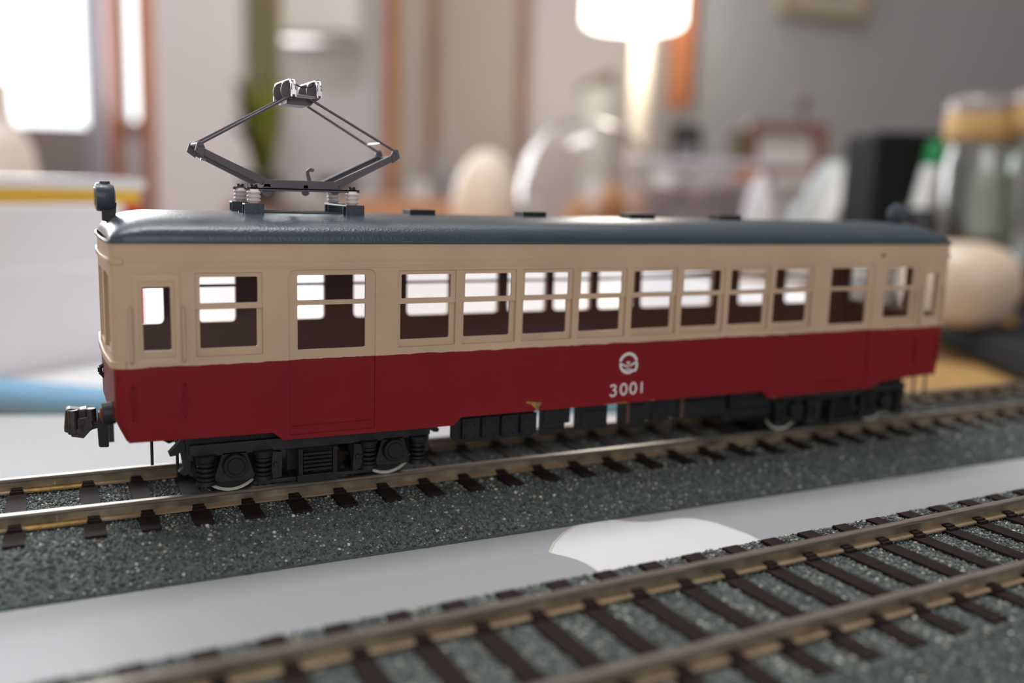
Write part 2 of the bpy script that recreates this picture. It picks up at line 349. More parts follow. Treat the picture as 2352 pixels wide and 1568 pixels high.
ap += [(.485, -.14), (.45, -.235), (.39, -.34), (.31, -.44), (.23, -.49), (.15, -.495), (.07, -.465), (0, -.455), (-.07, -.465), (-.15, -.495), (-.23, -.49), (-.31, -.43), (-.40, -.29), (-.46, -.13), (-.48, .03), (-.465, .19), (-.41, .33), (-.32, .43), (-.22, .475), (-.11, .45)]
def lloc(p, s=1.):   # emblem right = -LD, up = LU ; local axes: x=LD, y=perp(LD)= -LU
    c = (lc-lctr); cx, cyy = c @ LD, -(c @ LU); return (cx-p[0]*38*s, cyy-p[1]*38*s)
for nm, sc_, z0, z1, mm in (('emblem_rim', 1.012, 0, .03, m_embrim), ('emblem', .985, 0, .06, m_emb)):
    mb = plate([lloc(p, sc_) for p in ap], [], XY, LZ-TZ-.3+z0, LZ-TZ+z1); part(nm, mb, mm, lp, (0, 0, 0))

# ================================================================== TRACKS
PITCH_S = 7.1221; ZS = 4.95; ZR = 7.0; TE = 15.7; BH = 22.65
def prof(t):
    a = abs(t)
    if a < 16.3: return ZS-.45
    if a < BH-.3: u = (a-16.3)/(BH-.3-16.3); return (ZS-.45)*(1-u**1.12)+(LZ+.45)*u**1.12
    return LZ+.45
RP = [(-1.4, ZS-.05), (1.4, ZS-.05), (1.4, ZS+.2), (.3, ZS+.42), (.3, ZR-.66), (.58, ZR-.45), (.58, ZR-.1), (.48, ZR), (-.48, ZR), (-.58, ZR-.1), (-.58, ZR-.45), (-.3, ZR-.66), (-.3, ZS+.42), (-1.4, ZS+.2)]
def sleeper_mesh():
    mb = MB(); mb.box(-1.35, 1.35, -TE, TE, 4.2, ZS)
    for y in (-8.7, 8.7):
        for s_ in (-1, 1):
            mb.box(-.95, .95, y+s_*1.3, y+s_*2.0, ZS-.05, ZS+.4); mb.box(-.8, .8, y+s_*.5, y+s_*1.5, ZS+.12, ZS+.62)
    return mesh('sleeper', mb)
def grains(name, x0, x1, parent, pitch=.42, skip=None):
    nx, ny = int((x1-x0)/pitch), int(2*BH/pitch); gx, gy = np.meshgrid(np.arange(nx), np.arange(ny))
    X = x0+(gx+rng.uniform(-.1, 1.1, gx.shape))*pitch; Y = -BH+(gy+rng.uniform(-.1, 1.1, gx.shape))*pitch; X = X.ravel(); Y = Y.ravel()
    ok = (np.abs(Y) < BH-.1) & (X > x0) & (X < x1); X, Y = X[ok], Y[ok]
    Z = np.array([prof(t) for t in Y])+rng.uniform(-.13, .04, len(X)); n = len(X)
    base = np.array([(1, 0, 0), (-1, 0, 0), (0, 1, 0), (0, -1, 0), (0, 0, 1), (0, 0, -1)], float)
    R = np.linalg.qr(rng.normal(size=(n, 3, 3)))[0]; sz_ = rng.gamma(8, .031, n).clip(.13, .42)[:, None, None]*rng.uniform(.7, 1.25, (n, 6, 1))
    V = (base[None]*sz_) @ R; V[:, :, 2] *= .7; V += np.stack([X, Y, Z], 1)[:, None]
    F = np.array([(0, 2, 4), (2, 1, 4), (1, 3, 4), (3, 0, 4), (2, 0, 5), (1, 2, 5), (3, 1, 5), (0, 3, 5)]); flip = np.linalg.det(R) < 0
    FF = np.where(flip[:, None, None], F[None, :, ::-1], F[None])+(np.arange(n)*6)[:, None, None]
    me = bpy.data.meshes.new(name); me.vertices.add(n*6); me.vertices.foreach_set('co', (V*MM).astype(np.float32).ravel())
    me.loops.add(n*24); me.loops.foreach_set('vertex_index', FF.astype(np.int32).ravel()); me.polygons.add(n*8)
    me.polygons.foreach_set('loop_start', np.arange(0, n*24, 3, dtype=np.int32)); me.update(); me.validate()
    o = link(name, me, m_grain, parent); o['kind'] = 'stuff'; return o
def bed(x0, x1):
    T = [-BH, -BH, -BH+.3]+list(np.linspace(-BH+.6, -16.3, 6))+list(np.linspace(16.3, BH-.6, 6))+[BH-.3, BH, BH]; Zp = [LZ, LZ+.4]+[prof(t)-.1 for t in T[2:-2]]+[LZ+.4, LZ]
    mb = MB(); mb.prism(list(zip(T, Zp)), YZ, x0, x1); return mb
def track(x0, x1, sl, loc, rot, label, gx=None):
    t = thing('model_railway_track', loc, label, 'model track', rot, None)
    part('roadbed', bed(x0, x1), m_bed, t, (0, 0, 0)); g = gx or (x0, x1); grains('ballast', g[0], g[1], t)
    for s_ in (-1, 1):
        mb = MB(); mb.prism([(a+s_*8.7, b) for a, b in RP], YZ, x0, x1); ro = part('rail', mb, [m_rail, m_railweb, m_railfoot], t, (0, 0, 0))
        for p in ro.data.polygons:
            if abs(p.normal.z) < .6 and (ZS+.43)*MM < p.center.z < (ZR-.5)*MM: p.material_index = 1
            elif p.center.z < (ZS+.46)*MM: p.material_index = 2
    for x in sl:
        o = link('sleeper', SL, m_sleeper, t); o.location = (x*MM, 0, 0)
    return t
SL = sleeper_mesh()
xj = 20.6                                # joint of the two sections
s1 = [32.4224+i*PITCH_S for i in range(-1, 40)]
s1 = [x for x in s1 if x > xj+.5]
t1 = track(xj, 318., s1, (0, 0, 0), 0, 'straight ballasted model track on the laptop with the red and cream tram standing on it')
t0 = track(-48., xj-.02, [xj-5.3-i*PITCH_S for i in range(9)], (0, 0, 0), 0, 'short empty track section joined on at the left edge, behind the coupler')
for s_ in (-1, 1):
    mb = MB(); mb.prism([(a*1.12+s_*8.7, b) for a, b in RP[:4]]+[(a*1.12+s_*8.7, b) for a, b in RP[-2:]], YZ, xj-4, xj+4); part('rail_joiner', mb, m_brass, t1, (0, 0, 0))
NA = .035
s2 = [98.1886+i*PITCH_S for i in range(-17, 24)]
t2 = track(-28., 262., s2, (0, -71.08, 0), NA, 'empty straight ballasted model track in the foreground, running off the lower right')

# ================================================================== TRAM
tram = thing('model_tram', ORG, 'red and cream model tram numbered 3001 with a grey roof and raised pantograph', 'model tram')
def P_(name, mb, mats, bevel=0, smooth=None, parent=None, **k): return part(name, mb, mats, parent or tram, ORG, bevel, smooth, **k)
def S(x, z): return (sx(x), sz(z))
CX0, CX1 = XL+1.6, XR-1.6
# near-side outline (clockwise), skirt cut-outs from the photograph
outl = [(CX0, ZGUT), (CX1, ZGUT), (CX1, sz(17.95))]+[S(*p) for p in ((171.2, 17.35), (167.6, 16.2), (141.3, 15.95), (139.7, 17.4), (78.6, 17.4), (77.3, 16.15), (50.6, 16.25), (49.1, 17.5))]+[(CX0, sz(17.75))]
GL, GH, FB, FT = 30.2, 40.12, 29.1, 40.75
wins = [(67.9+10.41*i, 77.3+10.41*i) for i in range(8)]           # outer frames
singles = [(38.75, 47.85), (168.9, 178.0)]; doors = [(51.45, 64.4), (153.0, 166.0)]; crew = [(30.9, 36.7), (179.6, 185.0)]
holes = [rrect(sx(a), sx(b), sz(FB), sz(FT), .25) for a, b in wins+singles]
holes += [rrect(sx(a), sx(b), sz(16.9), sz(41.0), 1.1, bot=False) for a, b in doors]
holes += [rrect(sx(a+1.1), sx(b-1.1), sz(30.2), sz(38.9), .2) for a, b in crew]
def side(holes, y0, y1, inner_at):
    mb = merge(plate(outl, holes, XZ, y0, y1))
    return mb
def inner_mats(me, yin, sgn):
    for p in me.polygons:
        c = p.center
        if abs(p.normal.y) > .8 and (c.y*sgn < yin*MM*sgn+1e-5): p.material_index = 1
me = mesh('side_wall', side(holes, -WB, -WB+1.0, 0), ORG)
for p in me.polygons:
    if abs(p.normal.y) > .8 and p.center.y > (-WB+.5)*MM: p.material_index = 1
link('side_wall', me, [m_paint, m_inner], tram, .08)
# far side
fh = []
for a, b in ((71.1, 79.6), (81.4, 90.0), (91.8, 100.4), (102.5, 111.1), (112.8, 121.5), (123.4, 132.0), (134.0, 142.7), (144.4, 152.8)):
    k2 = (150.5155+WB-.9)/(150.5155+16.3); A_, B_ = CAM[0]+(a-CAM[0])*k2, CAM[0]+(b-CAM[0])*k2; fh.append((A_, B_))
def f2(x): return CAM[0]+(x-CAM[0])*(150.5155+WB-.9)/(150.5155+16.3)
fh += [(f2(44.1-.4), f2(50.1)), (f2(57.4), f2(65.7)), (f2(30.5), f2(38.3)), (f2(160.3), f2(168.9)), (f2(173.9), f2(181.5))]
zf0, zf1, zfb = 29.45, 40.1, 35.6
fholes = [rrect(a, b, zf0, zf1, .9, top=False) for a, b in fh]
me = mesh('side_wall', merge(plate(outl, fholes, XZ, WB-1.0, WB)), ORG)
for p in me.polygons:
    if abs(p.normal.y) > .8 and p.center.y < (WB-.5)*MM: p.material_index = 1
link('side_wall', me, [m_paint, m_inner], tram)
for a, b in fh:
    mb = MB(); mb.box(a-.2, b+.2, WB-.75, WB-.35, zfb-.22, zfb+.22); P_('window_bar', mb, m_inner)
# curved ends: plan curve swept in z, with three windows each
def end_wall(sgn):
    x_end = XL if sgn < 0 else XR; base = CX0 if sgn < 0 else CX1; n_corner = 7; pts = []; r = 1.6
    for k in range(n_corner+1):
        a = math.pi/2*k/n_corner; pts.append((base+sgn*r*math.sin(a), -WB+r-r*math.cos(a)))
    yb = -WB+r; ys = [yb, -13.0, -12.2, -6.2, -5.0, -4.4, 4.4, 5.0, 6.2, 12.2, 13.0, -yb]
    bulge = lambda y: sgn*.45*(1-(y/13.2)**2)
    core = [(x_end+bulge(y), y) for y in ys[1:-1]]
    pl = pts+core+[(p[0], -p[1]) for p in pts[::-1]]
    zb = [sz(17.75), 19.2, 20.6, ZBELT, 29.6, 40.3, 41.6, ZGUT]; mb = MB(); n = len(pl)
    tuck = lambda z: max(0, (20.6-z))/3.0*1.25
    V = [[(x-sgn*tuck(z)*(1 if abs(x-base) > .4 else .3), y, z) for x, y in pl] for z in zb]
    flat = [p for row in V for p in row]; fs = []
    for j in range(len(zb)-1):
        for i in range(n-1):
            ym = (pl[i][1]+pl[i+1][1])/2
            if 29 < (zb[j]+zb[j+1])/2 < 40 and (4.9 < abs(ym) < 12.3 and abs(ym) > 5.9 or abs(ym) < 4.4): continue
            fs.append((j*n+i, j*n+i+1, (j+1)*n+i+1, (j+1)*n+i))
    mb.add(flat, fs); me = mesh('end_wall', mb, ORG, 35); o = link('end_wall', me, [m_paint], tram)
    li = MB(); li.add([(x-sgn*.8, y*.945, z) for x, y, z in flat], fs); part('end_lining', li, m_inner, o, ORG)
    rv = MB()
    for y0_, y1_ in ((-12.2, -6.2), (-4.4, 4.4), (6.2, 12.2)):
        for a_, b_, c_, d_ in ((y0_, y0_, 29.6, 40.3), (y1_, y1_, 29.6, 40.3), (y0_, y1_, 29.6, 29.6), (y0_, y1_, 40.3, 40.3)):
            xa, xb = x_end+bulge(a_), x_end+bulge(b_)
            if c_ == d_: rv.add([(xa, a_, c_), (xb, b_, c_), (xb-sgn*.8, b_*.945, c_), (xa-sgn*.8, a_*.945, c_)], [(0, 1, 2, 3)])
            else: rv.add([(xa, a_, c_), (xa, a_, d_), (xa-sgn*.8, a_*.945, d_), (xa-sgn*.8, a_*.945, c_)], [(0, 1, 2, 3)])
    part('window_reveal', rv, m_cream, o, ORG)
    # trims around the end
    for nm, z0, z1, out in (('visor_strip', sz(42.0), sz(42.7), .32), ('belt_moulding', ZBELT, ZBELT+.95, .35), ('gutter', ZGUT-.28, ZGUT+.12, .3)):
        mb = MB(); q = pl if nm != 'visor_strip' else pl
        outp = []
        for i, (x, y) in enumerate(q):
            a = np.array(q[max(i-1, 0)]); b = np.array(q[min(i+1, n-1)]); t = b-a; t /= np.linalg.norm(t); nrm = np.array([t[1], -t[0]]); 
            if nrm[0]*sgn < -.01: nrm = -nrm
            if abs(nrm[0]) < .05: nrm = np.array([0, -1. if y < 0 else 1.])
            outp.append(np.array([x, y])+nrm*out)
        for i in range(n-1):
            mb.prism([q[i], q[i+1], outp[i+1], outp[i]], XY, z0, z1)
        part(nm, merge(mb), m_cream if nm != 'gutter' else m_roof, o, ORG, .06, 40)
    for yc, hw in ((-9.2, 3.0), (0, 4.4), (9.2, 3.0)):
        fr = plate([(yc-hw-.3, 29.3), (yc+hw+.3, 29.3), (yc+hw+.3, 40.6), (yc-hw-.3, 40.6)], [[(yc-hw+.5, 30.2), (yc+hw-.5, 30.2), (yc+hw-.5, 39.8), (yc-hw+.5, 39.8)]], lambda u, v, w_: (w_, u, v), x_end-sgn*.05, x_end-sgn*.6)
        part('window_frame', fr, m_cream, o, ORG)
        gl = MB(); gl.box(min(x_end-sgn*.3, x_end-sgn*.4), max(x_end-sgn*.3, x_end-sgn*.4), yc-hw, yc+hw, 29.6, 40.3); part('window_pane', gl, m_pane, o, ORG)
    return o
end_l = end_wall(-1); end_r = end_wall(1)
# window sashes on the near side
def sash(a, b, ga, gb):
    y = -WB
    fr = plate([(sx(a)-.15, sz(FB)-.15), (sx(b)+.15, sz(FB)-.15), (sx(b)+.15, sz(36.15)), (sx(a)-.15, sz(36.15))], [rrect(sx(ga), sx(gb)-.05, sz(GL), sz(35.7), .22)], XZ, y+.62, y+.95)
    w_ = P_('window_sash', fr, m_cream, .05)
    up = plate([(sx(a)-.15, sz(35.68)), (sx(b)+.15, sz(35.68)), (sx(b)+.15, sz(FT)+.15), (sx(a)-.15, sz(FT)+.15)], [rrect(sx(ga)+.03, sx(gb)+.03, sz(36.5), sz(GH), .22)], XZ, y+.28, y+.6)
    part('upper_sash', up, m_cream, w_, ORG, .05)
    g = MB(); g.box(sx(a), sx(b), y+.8, y+.86, sz(FB)+.1, sz(FT)-.1); part('window_pane', g, m_pane, w_, ORG)
for a, b in wins: sash(a, b, a+.58, a+8.6)
sash(38.75, 47.85, 39.4, 47.18); sash(168.9, 178.0, 169.75, 176.95)
for (a, b), (ga, gb) in zip(doors, ((52.78, 62.88), (154.95, 164.42))):
    lf = plate(rrect(sx(a)-.1, sx(b)+.1, sz(16.5), sz(41.2), 1.0, bot=False), [rrect(sx(ga), sx(gb), sz(29.42), sz(35.9), .2), rrect(sx(ga), sx(gb), sz(36.58), sz(40.2), .2)], XZ, -WB+.22, -WB+.6)
    d_ = P_('door_leaf', lf, m_paint, .06)
    g = MB(); g.box(sx(ga)-.3, sx(gb)+.3, -WB+.62, -WB+.68, sz(29), sz(40.5)); part('window_pane', g, m_pane, d_, ORG)
    st = MB(); st.box(sx(a)+.4, sx(b)-.4, -WB+.0, -WB+.3, sz(17.95), sz(18.15)); part('door_rubbing_strip', st, m_red, d_, ORG)
for a, b in crew:
    fr = plate([S(a, 28.4), S(b, 28.4), S(b, 40.6), S(a, 40.6)], [rrect(sx(a+.55), sx(b-.55), sz(29.3), sz(39.7), .1)], XZ, -WB-.16, -WB+.02); d_ = P_('crew_door', fr, m_cream, .06)
    g = MB(); g.box(sx(a+.9), sx(b-.9), -WB+.4, -WB+.46, sz(30), sz(39.1)); part('window_pane', g, m_pane, d_, ORG)
    rd = plate([S(a+.1, 20.2), S(b, 20.2), S(b, 26.6), S(a+.1, 26.6)], [[S(a+.8, 21), S(b-.7, 21), S(b-.7, 25.9), S(a+.8, 25.9)]], XZ, -WB-.06, -WB+.02); part('step_recess_frame', rd, m_red, d_, ORG, .05)
    for x in (a-.45, b+.45):
        gr = MB(); gr.tube([(sx(x), -WB-.05, sz(28.6)), (sx(x), -WB-.55, sz(29.0)), (sx(x), -WB-.55, sz(35.9)), (sx(x), -WB-.05, sz(36.3))], .17); P_('grab_rail', gr, m_cream, 0, 50)
        gr = MB(); gr.tube([(sx(x), -WB-.05, sz(20.8)), (sx(x), -WB-.4, sz(21.1)), (sx(x), -WB-.4, sz(25.3)), (sx(x), -WB-.05, sz(25.6))], .15); P_('grab_rail', gr, m_red, 0, 50)
# longitudinal mouldings and chip marks
for z0, z1, o_ in ((44.42, 44.62, .1), (41.28, 41.48, .09), (42.15, 42.28, .06)):
    mb = MB(); mb.box(CX0, CX1, -WB-o_, -WB+.05, sz(z0), sz(z1)); P_('side_moulding', mb, m_cream)
mb = MB(); mb.box(CX0, CX1, -WB-.3, -WB+.3, ZGUT-.25, ZGUT+.12); P_('gutter', mb, m_roof, .08)
mb = MB(); mb.box(CX0, CX1, WB-.3, WB+.3, ZGUT-.25, ZGUT+.12); P_('gutter', mb, m_roof, .08)
mb = MB(); mb.prism([S(92.5, 18.75), S(91.2, 18.95), S(90.3, 19.1), S(90.1, 18.9), S(91.2, 18.4), S(91.8, 17.9), S(92.0, 17.42), S(92.4, 17.42), S(92.5, 18.0), S(93.0, 18.7)], XZ, -WB-.03, -WB+.02); P_('bare_brass_chip', mb, m_brass)
for a, b in ((104.9, 109.8), (114.2, 115.6), (142.2, 143.4)):
    mb = MB(); zb_ = 17.42 if a < 140 else 16.0; mb.prism([S(a, zb_), S(b, zb_), S(b-.3, zb_+.16), S(a+.6, zb_+.1)], XZ, -WB-.03, -WB+.02); P_('bare_brass_chip', mb, m_brass)
mb = MB(); mb.cyl((sx(167.75), -WB-.03, sz(42.65)), (sx(167.75), -WB+.1, sz(42.65)), .45, n=16); P_('socket_hole', mb, m_black)
mb = MB(); mb.ribbon([(sx(167.75)+.5*math.cos(t), sz(42.65)+.5*math.sin(t)) for t in np.linspace(0, 6.283, 17)[:-1]], .14, XZ, -WB-.1, -WB, closed=True); P_('socket_rim', mb, m_cream)
# number and emblem
fnT = lambda u, v, w_: (u, w_, v)
def digit(pts, x, z, s=1, closed=False, wd=.33):
    mb = MB(); mb.ribbon([(sx(x)+p[0]*s, sz(z)+p[1]*s) for p in pts], wd, fnT, -WB-.05, -WB+.01, closed=closed); P_('number_digit', mb, m_white)
digit([(-.62, .62), (-.38, .84), (0, .9), (.38, .74), (.42, .42), (.2, .12), (-.08, .02), (.3, -.08), (.55, -.38), (.45, -.78), (.1, -1.02), (-.35, -1.0), (-.66, -.72)], 106.85, 19.85)
zero = [(.62*math.cos(t), .95*math.sin(t)) for t in np.linspace(0, 2*math.pi, 25)[:-1]]
digit(zero, 108.9, 19.88, closed=True); digit(zero, 110.85, 19.92, closed=True)
digit([(0, .98), (0, -.98)], 112.6, 19.96)
ec = (sx(109.62), sz(24.33)); arc = lambda r, a0, a1, n=18: [(ec[0]+r*math.cos(math.radians(t)), ec[1]+r*math.sin(math.radians(t))) for t in np.linspace(a0, a1, n)]
mb = MB(); E_ = lambda *p: [(ec[0]+a, ec[1]+b) for a, b in p]
mb.ribbon(arc(1.72, 16, 165), .5, fnT, -WB-.05, -WB+.01)
mb.ribbon(arc(1.62, 184, 285, 14)+E_((.75, -1.35), (1.55, -1.25), (1.72, -.6), (1.82, -.02)), .46, fnT, -WB-.05, -WB+.01)
mb.ribbon(E_((-1.85, .12), (-.95, -.22), (-.32, -.52)), .3, fnT, -WB-.05, -WB+.01)
mb.ribbon(E_((1.85, .3), (.95, -.12), (.3, -.45)), .3, fnT, -WB-.05, -WB+.01)
mb.ribbon(E_((-.05, .18), (-.05, -1.3)), .2, fnT, -WB-.055, -WB+.01)
mb.ribbon(E_((-.38, .2), (.32, .2)), .3, fnT, -WB-.055, -WB+.01); mb.ribbon(E_((-.85, -1.12), (.7, -1.05)), .2, fnT, -WB-.055, -WB+.01)
P_('company_emblem', mb, m_white)

# roof: cross-section swept, rounded down at both ends
def roof():
    xsn = []; n = 26
    for k in range(n+1):
        t = math.pi*k/n; c, s_ = math.cos(t), math.sin(t)
        y = WB*math.copysign(abs(c)**.62, -c); z = 3.6*abs(s_)**.9; xsn.append((y, z))
    st = []; LR = 6.5
    for k in range(9): a = math.pi/2*k/8; st.append((XL+.1+LR*(1-math.cos(a)), math.sin(a)**.75, 1-.12*(1-math.sin(a)**.6)))
    xs_ = [(XL+.05, 0.0, .9)]+[(p[0], max(p[1], .0), p[2]) for p in st[0:]]
    xs_ = xs_+[(x, 1., 1.) for x in np.linspace(XL+8, XR-8, 24)]+[(XL+XR-p[0], p[1], p[2]) for p in xs_[::-1]]
    mb = MB(); m_ = len(xsn); vs = []
    for x, h, wd in xs_:
        for y, z in xsn:
            # pull the plan corners in so the roof ends are rounded
            vs.append((x, y*wd, ZGUT+.1+z*h))
    fs = [(i*m_+j, i*m_+j+1, (i+1)*m_+j+1, (i+1)*m_+j) for i in range(len(xs_)-1) for j in range(m_-1)]
    fs += [(i*m_, (i+1)*m_, (i+1)*m_+m_-1, i*m_+m_-1) for i in range(len(xs_)-1)]
    mb.add(vs, fs); return mb
rf = P_('roof', merge(roof()), m_roof, 0, 50)
ZRT = ZGUT+.1+3.6
for x0, x1 in ((74.4, 79.6), (95.1, 100.5), (117.1, 123.5), (137.6, 144.0)):
    kk = (150.5155-0)/(150.5155-2.0); x0 = CAM[0]+(x0-CAM[0])*kk; x1 = CAM[0]+(x1-CAM[0])*kk*.997
    mb = MB(); mb.box(x0, x1-.6, -1.9, 1.9, ZRT-.2, ZRT+.85); part('roof_ventilator', mb, m_black, rf, ORG, .12)
    mb = MB(); mb.box(x0-.15, x1-.45, -2.1, 2.1, ZRT+.5, ZRT+.72); 
for y in (-3.2, 3.2):
    mb = MB(); mb.box(47.2, 66.3, y-.22, y+.22, ZRT-.3, ZRT+.22); part('roof_runner', mb, m_roof, rf, ORG)
mb = MB(); rr_ = ony(702, 495, -1.)
mb.tube([(rr_[0]-.6, -6.2, 48.15), (rr_[0]-.2, -6.1, 48.3), (rr_[0]+.3, -6.25, 48.2), (rr_[0]+.7, -6.1, 48.25)], .07, 5); part('red_thread', mb, m_lens, rf, ORG, label='tiny red thread stuck on the roof')
# headlamps at both ends
for sgn, xe in ((-1, XL), (1, XR)):
    mb = MB(); xf = xe-sgn*(-.9); c0 = xe+sgn*.75; c1 = xe-sgn*2.0
    mb.lathe([(1.6, 0), (2.0, .15), (2.05, .5), (2.0, 2.0), (1.75, 2.55), (.8, 2.75)], (c0, 0, 50.3), 'x' , 24) if sgn < 0 else mb.lathe([(1.6, 0), (2.0, -.15), (2.05, -.5), (2.0, -2.0), (1.75, -2.55), (.8, -2.75)], (c0, 0, 50.3), 'x', 24)
    hl = P_('headlamp', mb, m_roof, 0, 40)
    mb = MB(); mb.cyl(((c0+c1)/2, 0, 52.0), ((c0+c1)/2, 0, 52.6), .75, .7, 16); part('lamp_cap', mb, m_roof, hl, ORG, .08, 40)
    mb = MB(); mb.prism([(c1+sgn*.2, 46.6), (c1+sgn*1.9, 46.9), (c1+sgn*1.9, 48.6), (c1-sgn*.1, 49.6)], XZ, -.9, .9); part('lamp_bracket', mb, m_black, hl, ORG, .1)
    mb = MB(); mb.cyl((c0-sgn*.02, 0, 50.3), (c0+sgn*.12, 0, 50.3), 1.45, 1.35, 20); part('lamp_lens', mb, clear('lamp_glass', (.8, .8, .8), .1), hl, ORG)

# interior floor and chassis
mb = MB(); mb.box(XL+2, XR-2, -WB+1.05, WB-1.05, 18.6, 19.6); P_('floor_pan', mb, m_inner)
mb = MB(); mb.box(XL+3, XR-3, -11, 11, 17.0, 18.7); P_('chassis', mb, m_black)
mb = MB(); mb.box(62, 64, -5, 5, 19.6, 40)
# coupler, tail lamps, end fittings
m_coup = mat('blackened_metal', (.075, .065, .065), .38, .75, noise=.4, nscale=700)
def end_fittings(sgn, xe):
    f = lambda x: xe+sgn*x
    oc = [ony(a, b, 0.) for a, b in ((150, 940), (158, 935), (184, 938), (198, 935), (212, 938), (213, 963), (232, 966), (232, 978), (213, 983), (190, 996), (173, 1002), (158, 992), (147, 989))]
    oc = [(XL-p[0], p[2]) for p in oc]
    cp = MB(); cp.prism(oc, lambda u, v, w_: (f(u), w_, v), -.9, 1.3)
    c_ = P_('coupler', cp, m_coup, .18)
    k = MB(); k.cyl((f(4.9), -1.0, 15.7), (f(4.9), -1.0, 19.3), .8, .75, 16); k.cyl((f(2.5), -.7, 17.4), (f(2.5), -.7, 19.3), .85, .75, 16)
    k.prism([(5.3, 15.4), (4.4, 18.0), (2.6, 18.2), (2.2, 16.6), (3.6, 15.0)], lambda u, v, w_: (f(u), w_, v), -1.5, -.8)
    part('coupler_knuckle', k, m_coup, c_, ORG, .1, 40)
    k = MB(); k.cyl((f(4.1), -1.7, 16.2), (f(4.1), -1.45, 16.2), .5, .42, 14); k.cyl((f(3.7), -1.7, 17.4), (f(3.7), -1.45, 17.4), .36, .3, 12); part('coupler_boss', k, m_coup, c_, ORG, .05)
    hb = MB(); hb.prism([(.4, 14.3), (1.75, 14.4), (1.85, 17.6), (1.7, 19.6), (.3, 19.8)], lambda u, v, w_: (f(u), w_, v), -5.2, -3.6); P_('jumper_hose', hb, m_black, .2)
    for y in (-10.4,):
        t_ = MB(); t_.cyl((f(-.3), y, 20.7), (f(1.45), y, 20.7), 1.6, 1.5, 20); tl = P_('tail_lamp', t_, m_black, .12, 40)
        t_ = MB(); t_.sphere((f(1.45), y, 20.7), (.35, 1.0, 1.0), 16, 10); part('tail_lens', t_, m_lens, tl, ORG, 0, 60)
        t_ = MB(); t_.box(*sorted((f(0), f(.7))), y-.6, y+.6, 16.6, 19.2); part('lamp_bracket', t_, m_black, tl, ORG)
    ho = MB(); ho.tube([(f(.1), 2.0, 25.4), (f(.9), 2.0, 24.9), (f(.9), 2.0, 24.2), (f(.15), 2.0, 23.3)], .3, 8); P_('lamp_iron', ho, m_black, 0, 50)
end_fittings(-1, XL); end_fittings(1, XR)
for x in (32.3, 36.1):
    mb = MB(); p = ony(349 if x < 33 else 407, 1040, -7.5); mb.cyl((p[0], -7.5, 11.7 if x < 33 else 10.4), (p[0], -7.5, 17.5), .22, .22, 8); P_('step_post', mb, m_black)
for px in (2098, 2124):
    p = ony(px, 880, -7.5); mb = MB(); mb.cyl((p[0], -7.5, 10.6), (p[0], -7.5, 17.5), .27, .27, 8); P_('step_post', mb, m_black)

